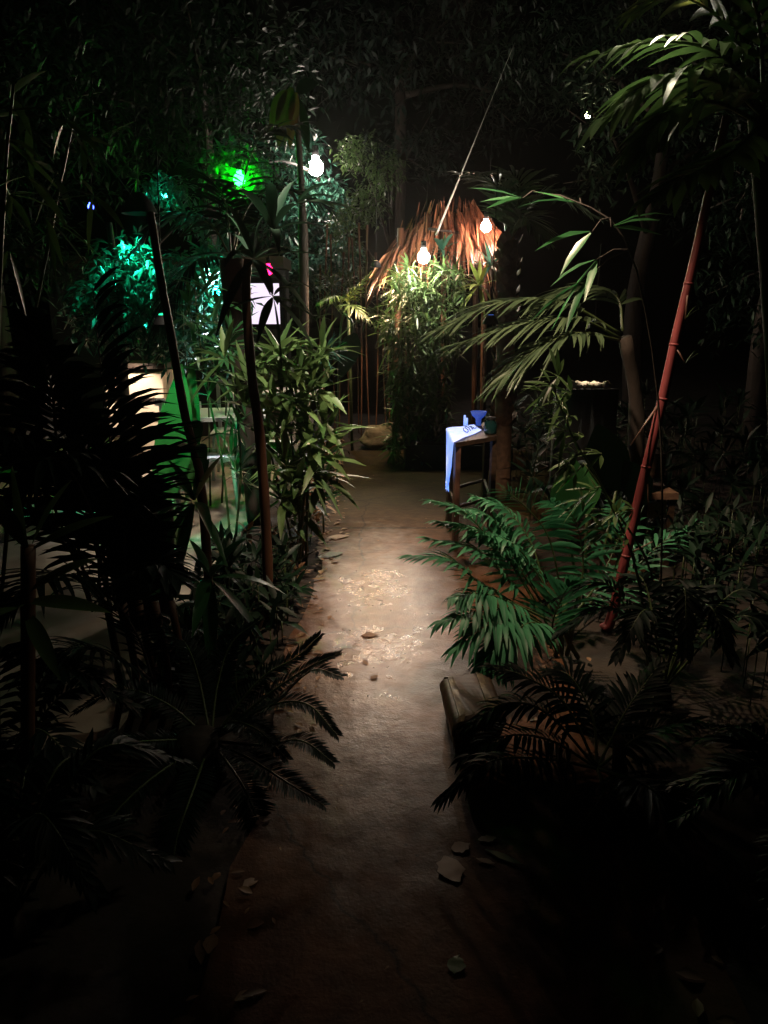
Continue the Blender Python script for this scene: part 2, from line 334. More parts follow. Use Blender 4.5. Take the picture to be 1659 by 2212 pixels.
def tree(name, label, base, hgt, crowns, nleaf, lsize, leafm, group=None, trunk_r=0.12, lean=V((0, 0, 0)), spray=3, cat='tree'):
    t = thing(name, base, label, cat, group)
    b = V(base); top = b+V((0, 0, hgt))+lean; tm = MB()
    sp = [b, b.lerp(top, 0.35)+V((R.uniform(-.1, .1), R.uniform(-.1, .1), 0)), b.lerp(top, 0.7)+V((R.uniform(-.15, .15), R.uniform(-.1, .1), 0)), top]
    cc = curve(sp, 14); tm.tube(cc, [trunk_r*(1.25-0.85*i/14) for i in range(15)], 0, 9)
    for c, r in crowns:
        c = V(c); s0 = cc[R.randint(7, 13)]
        tm.tube(curve([s0, s0.lerp(c, 0.55)+V((0, 0, 0.15)), c], 6), [trunk_r*0.4*(1-0.8*i/6) for i in range(7)], 0, 6)
        for q in range(4):
            e = c+V((R.uniform(-1, 1)*r[0], R.uniform(-1, 1)*r[1], R.uniform(-1, 1)*r[2]))*0.8
            tm.tube([s0.lerp(c, 0.8), e], [trunk_r*0.14, 0.004], 0, 5)
    tm.build('trunk', M['bark'], t)
    lm = MB(); tot = sum(r[0]*r[2] for c, r in crowns)
    for c, r in crowns:
        c = V(c)
        for i in range(int(nleaf*r[0]*r[2]/tot/spray)):
            while True:
                q = V((R.uniform(-1, 1), R.uniform(-1, 1), R.uniform(-1, 1)))
                if 0.15 < q.length < 1: break
            q = q*(0.6+0.4*R.random()); p = c+V((q.x*r[0], q.y*r[1], q.z*r[2]))
            if blocked(p): continue
            for k in range(spray):
                d = V((R.uniform(-1, 1), R.uniform(-1, 1), R.uniform(-1.1, 0.6)))
                lm.leaf(p+d*lsize*0.3, d, lsize*R.uniform(0.6, 1.3), lsize*R.uniform(0.25, 0.42), V((R.uniform(-.5, .5), R.uniform(-.5, .5), 1)), 0.2, 0, 2, 0.2)
    lm.build('crown', leafm, t)
    return t
BULBS = 0
def bulb(p, col, strength, label, r=0.045, cord=1.2, cat='lamp', cordto=None, name='hanging_bulb', group='coloured garden lamps'):
    t = thing(name, p, label, cat, group)
    m = emit('lit_bulb_'+'%02d' % int(strength*7 % 97), col, strength)
    b = MB(); b.lathe(p, [(0.001, -r), (r*0.5, -r*0.87), (r*0.87, -r*0.5), (r, 0), (r*0.9, r*0.45), (r*0.6, r*0.82), (r*0.42, r*1.0), (r*0.4, r*1.4)], 0, 14); b.build('bulb', m, t)
    s = MB(); s.lathe(p, [(r*0.001, r*2.6), (r*0.42, r*2.6), (r*0.46, r*1.4), (r*0.41, r*1.38)], 0, 12); s.build('socket', M['black'], t)
    c = MB(); e = cordto or p+V((0.05, 0.1, cord)); c.tube(curve([p+V((0, 0, r*2.55)), p.lerp(e, 0.5)+V((0.01, 0, 0)), e], 6), 0.004, 0, 5); c.build('cord', M['black'], t)
    return t
def foot(x, y, Y, z=0.0):
    p = P(x, y, Y); return V((p.x, p.y, z))
XR = V((1, 0, 0)); ZU = V((0, 0, 1))
def shaded(p, target, col, watts, label, half=50, blend=0.7, r=0.14, cord=1.0, glow=6.0, size=0.04):
    t = thing('added_pendant_lamp', p, label, 'lamp', 'coloured garden lamps')
    m = MB(); prof = [(r, -r*0.5), (r*0.72, r*0.1), (r*0.3, r*0.55), (0.02, r*0.6)]
    m.lathe(p, prof, 0, 20); m.lathe(p, [(a-0.004, b-0.004) for a, b in reversed(prof)], 0, 20); m.build('shade', M['black'], t)
    m = MB(); m.lathe(p+V((0, 0, r*0.1)), [(0.001, -0.03), (0.022, -0.022), (0.03, 0), (0.02, 0.026), (0.001, 0.03)], 0, 12); m.build('bulb', emit('shaded_bulb', col, glow), t)
    m = MB(); m.tube([p+V((0, 0, r*0.58)), p+V((0.02, 0.05, cord))], 0.004, 0, 5); m.build('cord', M['black'], t)
    li = bpy.data.lights.new('lamp_light', 'SPOT'); li.energy = watts; li.color = col; li.spot_size = math.radians(2*half); li.spot_blend = blend; li.shadow_soft_size = size
    lo = bpy.data.objects.new('lamp_light', li); COL.objects.link(lo); lo.parent = t; lo.location = (0, 0, -r*0.35)
    lo.rotation_euler = (V(target)-p).to_track_quat('-Z', 'Y').to_euler()
    return t
# ================================================================== SETTING
CLEAR += [(P(812, 570, 8.1), G(815, 1330)), (P(915, 556, 7.75), G(865, 1400)), (P(682, 362, 12.0), G(780, 1330))]
g = MB(); n = 60
for i in range(n+1):
    for j in range(n+1):
        x = -50+100*i/n; y = -20+120*j/n
        g.vert((x, y, -0.012))
for i in range(n):
    for j in range(n):
        a = i*(n+1)+j; g.face((a, a+n+1, a+n+2, a+1))
struct('ground', g, M['soil'])
def sheet(name, left, right, z, mat, thick=0.05):
    mb = MB(); nl = len(left)
    for (a, b) in zip(left, right):
        for k in range(9):
            t = k/8; mb.vert((a[0]*(1-t)+b[0]*t, a[1]*(1-t)+b[1]*t, z))
    for i in range(nl-1):
        for k in range(8):
            q = i*9+k; mb.face((q, q+1, q+10, q+9))
    base = len(mb.v); ring = [i*9 for i in range(nl)]+[(nl-1)*9+k for k in range(1, 9)]+[i*9+8 for i in range(nl-2, -1, -1)]+list(range(7, 0, -1))
    for q in ring: x = mb.v[q]; mb.vert((x[0], x[1], z-thick))
    m = len(ring)
    for k in range(m): mb.face((ring[k], base+k, base+(k+1) % m, ring[(k+1) % m]))
    return struct(name, mb, mat)
ys = [-1+0.2*i for i in range(49)]
wob = lambda y, s: 0.03*math.sin(3.1*y+s)+0.018*math.sin(8.3*y+2*s)+0.01*math.sin(19*y+s)
sheet('path', [(-0.43+wob(y, 1), y) for y in ys], [((0.8 if y < 3.9 else min(1.7, 0.8+(y-3.9)*2.4)) + wob(y, 4), y) for y in ys], 0.012, M['path'])
ysp = [2.4+0.3*i for i in range(32)]
sheet('patio', [(-9, y) for y in ysp], [(-1.02+wob(y, 2), y) for y in ysp], 0.008, M['patio'])
# ================================================================== FAR BACKDROP TREES
def ball(x, y, Y, rx, rz, ry=None): return (P(x, y, Y), (rx, ry or rx, rz))
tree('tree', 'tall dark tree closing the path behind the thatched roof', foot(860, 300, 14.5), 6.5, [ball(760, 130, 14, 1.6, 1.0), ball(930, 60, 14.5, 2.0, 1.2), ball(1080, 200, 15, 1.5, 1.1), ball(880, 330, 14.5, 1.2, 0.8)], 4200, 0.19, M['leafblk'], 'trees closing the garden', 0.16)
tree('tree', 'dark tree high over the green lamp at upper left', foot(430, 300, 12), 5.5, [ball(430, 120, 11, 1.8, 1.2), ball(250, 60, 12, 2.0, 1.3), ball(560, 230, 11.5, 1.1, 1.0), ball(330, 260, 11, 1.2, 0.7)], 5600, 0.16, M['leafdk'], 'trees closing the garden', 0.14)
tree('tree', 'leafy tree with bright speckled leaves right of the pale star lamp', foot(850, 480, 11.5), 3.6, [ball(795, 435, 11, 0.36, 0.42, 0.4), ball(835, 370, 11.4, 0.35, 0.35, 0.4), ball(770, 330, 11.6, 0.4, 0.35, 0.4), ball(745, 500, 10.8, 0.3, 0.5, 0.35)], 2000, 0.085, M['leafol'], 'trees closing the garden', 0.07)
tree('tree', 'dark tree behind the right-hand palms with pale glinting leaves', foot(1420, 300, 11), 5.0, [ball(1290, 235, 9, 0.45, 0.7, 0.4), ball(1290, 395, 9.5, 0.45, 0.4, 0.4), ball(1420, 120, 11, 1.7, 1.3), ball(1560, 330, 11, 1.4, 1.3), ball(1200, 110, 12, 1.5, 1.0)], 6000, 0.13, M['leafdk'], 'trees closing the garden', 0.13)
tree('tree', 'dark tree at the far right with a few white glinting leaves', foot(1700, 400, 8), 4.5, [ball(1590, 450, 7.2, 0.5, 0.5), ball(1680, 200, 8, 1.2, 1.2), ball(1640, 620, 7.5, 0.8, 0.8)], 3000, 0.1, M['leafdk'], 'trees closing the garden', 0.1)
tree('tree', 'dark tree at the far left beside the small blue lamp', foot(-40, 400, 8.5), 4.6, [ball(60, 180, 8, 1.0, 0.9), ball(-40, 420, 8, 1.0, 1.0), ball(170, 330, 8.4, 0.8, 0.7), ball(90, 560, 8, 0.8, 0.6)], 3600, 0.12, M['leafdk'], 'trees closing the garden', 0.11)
tree('tree', 'blue-green leafy tree lit teal behind the left palm fronds', foot(250, 640, 6.6), 2.3, [ball(285, 590, 6.4, 0.42, 0.34, 0.3), ball(230, 680, 6.4, 0.42, 0.34, 0.3), ball(345, 680, 6.6, 0.5, 0.5, 0.3), ball(440, 640, 6.6, 0.45, 0.5, 0.3), ball(360, 410, 7.0, 0.35, 0.16, 0.2), ball(420, 470, 7.0, 0.22, 0.12, 0.2)], 5200, 0.10, M['leaftl'], 'trees closing the garden', 0.06)
tree('tree', 'bushy tree with hanging green leaves right below the pale star lamp', foot(690, 560, 12.9), 4.0, [ball(695, 470, 12.6, 0.6, 0.9, 0.4), ball(610, 470, 12.5, 0.5, 0.6, 0.4), ball(735, 570, 12.4, 0.45, 0.6, 0.4), ball(640, 320, 12.9, 0.5, 0.5, 0.3), ball(520, 370, 9.2, 0.55, 0.5, 0.3), ball(650, 600, 12.2, 0.5, 0.5, 0.4)], 6500, 0.13, M['leaftl'], 'trees closing the garden', 0.07)
# ================================================================== BAMBOO SCREEN AT PATH END
def straight(x0, y0, x1, y1, Y): return [P(x0, y0, Y), P((x0+x1)/2+R.uniform(-5, 5), (y0+y1)/2, Y), P(x1, y1, Y)]
canes = [straight(x+R.uniform(-8, 8), 560+R.uniform(-80, 40), x+R.uniform(-4, 14), 955, 9.3+R.uniform(0, 1.0)) for x in range(690, 900, 15)]
bamboo('bamboo_clump', 'brown clump of thin bare bamboo canes behind the rock', 'bamboo', foot(800, 940, 9.6), canes,
       [(P(R.uniform(680, 900), R.uniform(600, 700), 9.6),) for i in range(46)], M['leafol'], M['brown'], 0.22, 0.03, 0.013, n=(5, 8))
# rock
rb = MB(); rp = G(832, 972); rb.blob(rp+V((0, 0.2, 0.11)), (0.3, 0.2, 0.17), 14, 0, 0.22, 5)
tag(rb.build('rock', M['rock'], None, True, rp), 'squat pitted tan rock at the end of the path', 'rock')
# ================================================================== THATCHED ROOF
tc_ = P(955, 500, 9.2); ap = P(965, 432, 9.2)
hut = thing('thatched_shelter', foot(955, 500, 9.2), 'shelter with a shaggy reddish straw roof beyond the bright white lamp', 'shelter')
def thatch(name, apex, ridge, ex, ey, zlow, nn, par):
    mb = MB()
    # ridge pole line from apex-ridge to apex+ridge, four slopes of hanging straw in layers
    for layer in range(4):
        f0 = layer/4
        for i in range(nn):
            sidek = R.random()
            u = R.uniform(-1, 1)
            if sidek < 0.5: top = apex+V((u*ridge, 0, R.uniform(-.16, .05)+0.30*min(u, 0))); low = V((apex.x+u*ex, apex.y-ey, zlow+0.22*max(u, 0)))
            elif sidek < 0.62: top = apex+V((u*ridge, 0, 0)); low = V((apex.x+u*ex, apex.y+ey, zlow))
            elif sidek < 0.81: top = apex+V((-ridge, 0, -0.3)); low = V((apex.x-ex, apex.y+u*ey, zlow))
            else: top = apex+V((ridge, 0, 0)); low = V((apex.x+ex, apex.y+u*ey, zlow))
            if -0.1 < u < 0.3 and layer > 1 and R.random() < 0.7: continue
            a = top.lerp(low, f0*0.85+R.uniform(0, 0.1)); d = (low-top).normalized()+V((R.uniform(-.32, .16), R.uniform(-.3, .1), R.uniform(-.35, .12)))
            if math.sin(a.x*13+layer)*math.sin(a.z*17+1.3) > 0.35 and R.random() < 0.8: continue
            mb.leaf(a+V((0, R.uniform(-.12, .05), 0)), d, R.uniform(0.25, 0.62), R.uniform(0.014, 0.04), V((R.uniform(-.6, .6), -1, 0.5)), 0.3, 0, 3, 0.3, R.choice((0.1, 0.15, 0.25, 0.5, 0.95)), 0.3)
    return mb.build(name, M['straw'], par)
apexz = ap.z
thatch('thatch', V((tc_.x-0.02, 9.2, apexz)), 0.36, 0.66, 0.7, P(955, 565, 8.7).z, 210, hut)
for sx in (-0.55, 0.5):
    for sy in (-0.45, 0.45):
        pm = MB(); pm.tube([V((tc_.x+sx, 9.2+sy, 0)), V((tc_.x+sx*0.9, 9.2+sy*0.9, apexz-0.35))], 0.035, 0, 8); pm.build('post', M['brown'], hut)
bm_ = MB(); bm_.tube([P(925, 494, 8.72), P(1000, 503, 8.72)], 0.016, 0, 6); bm_.build('beam', M['bark'], hut)
# cable from roof up into the trees
cm = MB(); cp = [P(942, 508, 8.7), P(1112, 92, 8.2)]; cc = [cp[0].lerp(cp[1], i/30) for i in range(31)]
cm.tube(cc, [0.014 - 0.0115*min(1, i/20) for i in range(31)], 0, 6)
tag(cm.build('guy_rope', M['wire'], None, True, cp[0]), 'pale thin rope slanting up from the straw roof into the dark', 'rope')
# ================================================================== LAMPS
WARM = (1.0, 0.80, 0.58)
bulb(P(915, 556, 7.75), (1.0, 0.90, 0.74), 620, 'bright white lamp among bamboo leaves before the straw roof', 0.06, 1.3)
bulb(P(1050, 490, 8.35), (1.0, 0.56, 0.42), 330, 'pinkish warm lamp at the right end of the straw roof', 0.055, 1.3)
bulb(P(682, 362, 12.0), (1.0, 0.84, 0.72), 260, 'star-bright pale pink lamp high left of the path', 0.115, 1.4)
bulb(P(517, 388, 9.0), (0.0014, 1.0, 0.006), 330, 'green lamp glowing behind leaves at upper left', 0.07, 1.2)
bulb(P(580, 584, 5.0), (1.0, 0.012, 0.10), 9, 'small magenta lamp between palm leaves left of the path', 0.03, 0.7)
bulb(P(196, 447, 5.2), (0.06, 0.10, 1.0), 12, 'tiny blue lamp in the dark upper left', 0.02, 0.8)
shaded(P(300, 440, 6.2), P(275, 640, 6.4), (0.02, 0.85, 0.5), 330, 'assumed shaded teal lamp above the leafy tree behind the left palm', 33, 0.8)  # lamp assumed from the teal light on the leaves below
bulb(P(356, 420, 7.0), (0.01, 0.9, 0.5), 130, 'small assumed teal lamp half hidden in the leaves above the teal-lit tree', 0.026, 0.6)  # bulb assumed from the cyan glints among these leaves
bulb(P(1270, 250, 9.6), (0.95, 1.0, 0.5), 110, 'assumed pale yellow lamp hidden in the right-hand tree', 0.03, 0.7)  # bulb assumed from the pale yellow glints in the tree
shaded(P(1440, -150, 2.6), P(1300, 330, 2.35), (1.0, 0.9, 0.62), 26, 'added pale shaded lamp above the frame, brightening the top right palm', 46, 0.9, 0.07, 0.6, 2.0)  # lamp added out of view to lighten the lower fronds
shaded(P(1490, -130, 2.75), P(1440, 20, 2.75), (1.0, 0.56, 0.24), 40, 'assumed amber shaded lamp just above the top right palm', 30, 0.8, 0.09, 0.6, 3.0)  # lamp out of view, assumed from the orange-lit leaflets
shaded(P(812, 570, 8.2), P(812, 570, 8.2)-V((0, 0.35, 1)), (1.0, 0.64, 0.38), 170, 'assumed warm shaded lamp low among the pale fronds at the path end', 76, 0.12, 0.06, 1.3, 4.0, 0.06)  # hidden lamp assumed from the bright highlight on the path
shaded(V((-0.45, 3.4, 2.95)), (-0.72, 4.65, 0.9), (1.0, 0.86, 0.66), 420, 'added warm shaded lamp brightening the left bamboo hedge', 27, 0.8)  # extra unseen lamp, put in to brighten the hedge leaves
shaded(V((0.25, 3.2, 3.1)), (0.76, 4.15, 0), (1.0, 0.72, 0.48), 420, 'assumed warm shaded lamp hung over the path above the areca palm', 37, 0.85)  # lamp out of view, assumed and added to light ferns, cane and path
# ================================================================== COURTYARD AT LEFT
house = thing('garden_house', V((-2.3, 9.6, 0)), 'dark low building with a glowing violet-white window left of the path', 'building')
wb = MB(); wb.box((-2.73, 9.85, 1.05), (3.0, 0.3, 2.1)); wb.build('wall', M['wall'], house, False)
rfm = MB(); rfm.box((-2.76, 9.75, 2.17), (3.1, 0.8, 0.13)); rfm.build('roof', M['wooddk'], house, False)
wa, wc = P(528, 612, 9.66), P(606, 700, 9.66)
win = MB(); win.box(((wa.x+wc.x)/2, 9.685, (wa.z+wc.z)/2), (wc.x-wa.x, 0.02, wa.z-wc.z)); wo = win.build('window', emit('window_glow', (0.93, 0.80, 1.0), 1.15), house, False)
wf = MB()
for (cx_, cz_, sx, sz) in (((wa.x+wc.x)/2, wa.z+0.03, wc.x-wa.x+0.12, 0.06), ((wa.x+wc.x)/2, wc.z-0.03, wc.x-wa.x+0.12, 0.06), (wa.x-0.03, (wa.z+wc.z)/2, 0.06, wa.z-wc.z), (wc.x+0.03, (wa.z+wc.z)/2, 0.06, wa.z-wc.z)):
    wf.box((cx_, 9.67, cz_), (sx, 0.06, sz))
wf.build('frame', M['black'], wo, False, house.location.copy())
def cafe_table(c, w, d, label, rot=0.0):
    t = thing('cafe_table', c, label, 'table', 'white courtyard tables'); q = Matrix.Rotation(rot, 3, 'Z')
    m = MB(); m.box(V(c)+V((0, 0, 0.735)), (w, d, 0.03), 0, q); m.build('tabletop', M['white'], t, False)
    for sx in (-1, 1):
        for sy in (-1, 1):
            m = MB(); m.box(V(c)+q @ V((sx*(w/2-0.05), sy*(d/2-0.05), 0.36)), (0.04, 0.04, 0.72), 0, q); m.build('leg', M['white'], t, False)
def cafe_chair(c, label, rot):
    t = thing('cafe_chair', c, label, 'chair', 'white courtyard chairs'); q = Matrix.Rotation(rot, 3, 'Z'); c = V(c)
    m = MB(); m.box(c+V((0, 0, 0.45)), (0.42, 0.42, 0.03), 0, q); m.build('seat', M['white'], t, False)
    m = MB()
    for k in range(5): m.box(c+q @ V((-0.16+0.08*k, 0.205, 0.68)), (0.035, 0.016, 0.42), 0, q)
    m.box(c+q @ V((0, 0.205, 0.91)), (0.42, 0.03, 0.05), 0, q); m.build('backrest', M['white'], t, False)
    for sx in (-1, 1):
        for sy in (-1, 1):
            m = MB(); m.tube([c+q @ V((sx*0.18, sy*0.18, 0.435)), c+q @ V((sx*0.2, sy*0.21, 0))], 0.017, 0, 7); m.build('leg', M['white'], t)
cafe_table(foot(470, 890, 6.3), 0.8, 0.7, 'white cafe table nearest the glowing bamboo leaves', 0.2)
cafe_table(foot(610, 900, 8.2), 0.8, 0.7, 'white cafe table standing deeper in the courtyard', -0.1)
cafe_chair(foot(430, 990, 5.75), 'white slatted chair with its back toward the path hedge', 2.7)
cafe_chair(foot(575, 1000, 6.4), 'white slatted chair between the two cafe tables', 1.4)
cafe_chair(foot(505, 900, 7.2), 'white slatted chair at the far side of the nearer cafe table', 0.1)
ca, cb = P(256, 790, 7.4), P(330, 965, 7.4)
ctr = thing('bar_counter', V(((ca.x+cb.x)/2, 7.5, 0)), 'cream bar counter lit warm behind the left palm fronds', 'counter')
m = MB(); m.box(((ca.x+cb.x)/2, 7.6, ca.z/2-0.03), (cb.x-ca.x+0.3, 0.4, ca.z-0.06)); m.build('front_panel', M['cream'], ctr, False)
m = MB(); m.box(((ca.x+cb.x)/2, 7.58, ca.z), (cb.x-ca.x+0.4, 0.5, 0.05)); m.build('countertop', M['wooddk'], ctr, False)
m = MB()
for k in range(4): m.box(((ca.x+cb.x)/2, 7.392, 0.2+0.18*k), (cb.x-ca.x+0.3, 0.02, 0.03))
m.build('rail', M['wooddk'], ctr, False)
shaded(P(262, 715, 6.9), P(290, 880, 7.4), (1.0, 0.84, 0.70), 150, 'assumed warm shaded lamp over the cream bar counter', 32, 0.7, 0.06)  # assumed lamp, put in to light the counter front
shaded(P(452, 560, 6.5), (-1.32, 6.0, 0), (0.84, 0.88, 1.0), 1500, 'assumed cool white shaded lamp over the courtyard tables', 37, 0.8)  # unseen lamp, assumed from the brightly lit patio
# dark pot panel at the patio edge
pp = thing('planter_pot', G(330, 1330), 'tall dark tapered planter standing at the lit patio edge', 'planter')
m = MB(); c0 = G(318, 1345); m.lathe(c0, [(0.001, 0), (0.13, 0), (0.16, 0.28), (0.175, 0.6), (0.18, 0.62), (0.155, 0.62), (0.15, 0.56), (0.001, 0.56)], 0, 20); m.build('pot', M['black'], pp)
# ================================================================== PLANTER BOX + BAMBOO SHRUB RIGHT OF PATH
pa = G(876, 1018); pb_ = G(985, 1018)
pl = thing('planter_box', pa+V((0.5, 0.35, 0)), 'low dark planter box holding the tall bamboo shrub', 'planter')
m = MB(); bx = pa+V((0.55, 0.42, 0.13)); m.box(bx, (1.1, 0.8, 0.26)); m.build('trough', M['wall'], pl, False)
m = MB(); m.box(bx+V((0, 0, 0.145)), (1.0, 0.7, 0.03)); m.build('soil', M['soil'], pl, False)
Yb = pa.y+0.45
canes = [[P(900+7*k, 985, Yb), P(890+14*k+R.uniform(-8, 8), 800, Yb+R.uniform(-.1, .2)), P(870+20*k+R.uniform(-12, 12), 600+R.uniform(-30, 40), Yb+R.uniform(-.2, .4))] for k in range(8)]
st = []
for k in range(330):
    y = R.uniform(575, 1000); w = 78 if y < 760 else 62
    st.append((P(905+R.uniform(-w, w)+(20 if y < 680 else 0), y, Yb+R.uniform(-.12, .4)-max(0, (y-640)/1200)), V((R.uniform(-1, 1), -0.7, R.uniform(-0.5, 0.5)))))
for (x, y) in ((850, 690), (845, 700), (852, 730), (865, 740), (862, 790), (850, 830), (858, 845), (868, 640), (830, 600), (850, 590), (862, 600), (845, 615), (940, 590), (925, 600), (960, 585), (880, 590), (900, 620)):
    st.append((P(x, y, Yb-0.2), V((-1, -0.4, 0.2))))
bamboo('bamboo_shrub', 'tall leafy bamboo shrub lit from above in the planter box', 'bamboo', foot(905, 985, Yb, 0.27), canes, st, M['leafol'], M['stem'], 0.2, 0.028, 0.009)
# bluish leafy spray beside the white lamp
t = thing('screw_pine', foot(960, 900, 8.7), 'blue-green spiky plant right beside the bright white lamp', 'plant')
m = MB(); m.tube([foot(960, 900, 8.7), P(958, 560, 8.7)], 0.03, 0, 7); m.build('stem', M['brown'], t)
rosette(t, P(955, 545, 8.7), V((0.1, -0.4, 1)), 18, 0.42, 0.05, [M['leaftl']], (10, 115), 0.5, 'crown', False)
rosette(t, P(920, 575, 8.7), V((-0.1, -0.6, 0.3)), 16, 0.4, 0.04, [M['leaftl']], (40, 130), 0.7, 'crown', False)
# yellow-green dracaena
t = thing('dracaena', foot(1040, 700, 8.0), 'yellow-green spiky dracaena between thatch and palm trunk', 'plant')
m = MB(); m.tube(curve([foot(1050, 700, 8.0), P(1048, 700, 8.0), P(1042, 630, 8.0)], 8), 0.022, 0, 7); m.build('stem', M['brown'], t)
rosette(t, P(1036, 618, 7.95), V((-0.6, -0.6, 0.5)), 15, 0.36, 0.05, [M['leafyl']], (20, 95), 0.25)
rosette(t, P(1060, 575, 8.15), V((0.1, -0.5, 0.7)), 14, 0.36, 0.042, [M['leaftl']], (20, 100), 0.3)
# small pale frond beside path end
t = thing('young_palm', foot(770, 900, 8.6), 'young palm with pale yellow fronds at the path end', 'palm')
m = MB(); m.tube([foot(760, 900, 8.6), P(752, 650, 8.6)], 0.018, 0, 6); m.build('stem', M['stem'], t)
frond(t, PP((745, 665, 8.6), (765, 630, 8.5), (802, 588, 8.4)), [M['leafyl'], M['stem']], n=22, Ln=0.22, W=0.016, ang=(65, 25), droop=0.5)
frond(t, PP((745, 665, 8.6), (725, 640, 8.5), (690, 655, 8.3)), [M['leafol'], M['stem']], n=20, Ln=0.22, W=0.016, droop=0.5)
frond(t, PP((745, 665, 8.6), (760, 660, 8.3), (795, 690, 8.1)), [M['leafol'], M['stem']], n=20, Ln=0.22, W=0.016, droop=0.5)
# hanging paddle leaf left of path end
t = thing('elephant_ear', foot(735, 900, 6.6), 'elephant ear plant with one big grey-green leaf hanging left of the path end', 'plant')
m = MB(); m.tube(curve([foot(725, 900, 6.6), P(735, 720, 6.6), P(757, 690, 6.5), P(764, 726, 6.45)], 14), 0.010, 0, 6); m.build('stalk', M['stem'], t)
leaf_part(t, P(768, 720, 6.45), P(733, 820, 6.35), 0.18, M['leafdk'], V((0.2, -1, 0.1)), 0.0, 0.3)
# ================================================================== PALM WITH SCALY TRUNK (right)
t = thing('scaly_palm', foot(1096, 900, 6.2), 'palm with scaly tan trunk and broad fronds right of the thatch', 'palm')
m = MB(); b0 = foot(1090, 900, 6.2); tp = P(1098, 520, 6.2); m.tube(curve([b0, b0.lerp(tp, .5), tp], 10), [0.075]*11, 0, 10)
for k in range(150):
    z = R.uniform(0.3, 1); an = R.uniform(0, 2*PI); p = b0.lerp(tp, z)+V((math.cos(an)*0.075, math.sin(an)*0.075, 0))
    m.leaf(p, V((math.cos(an)*0.5, math.sin(an)*0.5, 1)), 0.09, 0.075, V((math.cos(an), math.sin(an), 0)), 0, 0, 3, 0.2, None, 0.25)
m.build('trunk', M['scale'], t)
for pts, kk in ((((1098, 520, 6.2), (1080, 410, 6.1), (990, 375, 6.0)), 0), (((1098, 520, 6.2), (1120, 390, 6.0), (1010, 372, 5.8)), 0), (((1098, 520, 6.2), (1180, 420, 6.2), (1290, 470, 6.2)), 0), (((1098, 520, 6.2), (1090, 430, 6.4), (1190, 380, 6.6)), 0), (((1098, 520, 6.2), (1130, 470, 6.0), (1180, 520, 5.8)), 0)):
    frond(t, PP(*pts), [M['leafgr'], M['stem']], n=26, Ln=0.3, W=0.026, ang=(55, 20), droop=0.3, r=0.01)
# big arching palm over the table
t = thing('arching_palm', foot(1380, 1000, 4.4), 'palm whose broad glossy fronds arch over the small table', 'palm')
m = MB(); m.tube(curve([foot(1380, 1000, 4.4), P(1375, 900, 4.4), P(1350, 730, 4.3)], 10), [0.05]*6+[0.04]*5, 0, 8); m.build('trunk', M['bark'], t)
bd = V((-0.5, -0.1, -1)).normalized()
for pts in (((1340, 720, 4.3), (1220, 655, 4.2), (1080, 655, 4.1), (945, 715, 4.0)), ((1340, 730, 4.3), (1250, 690, 4.1), (1130, 700, 4.0), (985, 745, 3.9)), ((1340, 735, 4.3), (1250, 720, 4.0), (1160, 755, 3.9), (1075, 830, 3.8)), ((1345, 715, 4.3), (1330, 640, 4.4), (1240, 625, 4.4), (1160, 665, 4.3))):
    frond(t, PP(*pts), [M['leafgr'], M['stem']], n=34, Ln=0.34, W=0.024, ang=(62, 18), droop=0.45, r=0.009, t0=0.22, bend=bd)
# ================================================================== SMALL TABLE + CLOTH
def tz(x, y): return G(x*1659/2500, y*1659/2500, 0.75)
c1, c2, c3, c4 = tz(1458, 1396), tz(1590, 1372), tz(1618, 1418), tz(1482, 1440)
tcn = (c1+c2+c3+c4)/4
tb = thing('side_table', V((tcn.x, tcn.y, 0)), 'small dark-wood table with one leg tinted reddish as if lit under the white cloth', 'table')
m = MB(); ids = []
for z in (0.72, 0.75):
    for c in (c4, c3, c2, c1): ids.append(m.vert((c.x, c.y, z-0.003)))
m.face((3, 2, 1, 0)); m.face((4, 5, 6, 7))
for k in range(4): m.face((k, (k+1) % 4, 4+(k+1) % 4, 4+k))
m.build('tabletop', M['wooddk'], tb, False)
for c in (c1, c2, c3, c4):
    q = c.lerp(tcn, 0.12); m = MB(); m.box((q.x, q.y, 0.36), (0.036, 0.036, 0.72), 0, Matrix.Rotation(0.3, 3, 'Z')); m.build('leg', M['wood' if c is c4 else 'wooddk'], tb, False)  # front-left leg: its lit look is put into a paler wood
for a, b in ((c4, c3), (c1, c4), (c3, c2), (c2, c1)):
    m = MB(); a = a.lerp(tcn, 0.14); b = b.lerp(tcn, 0.14); m.tube([V((a.x, a.y, 0.30)), V((b.x, b.y, 0.30))], 0.013, 0, 6); m.build('stretcher', M['wooddk'], tb)
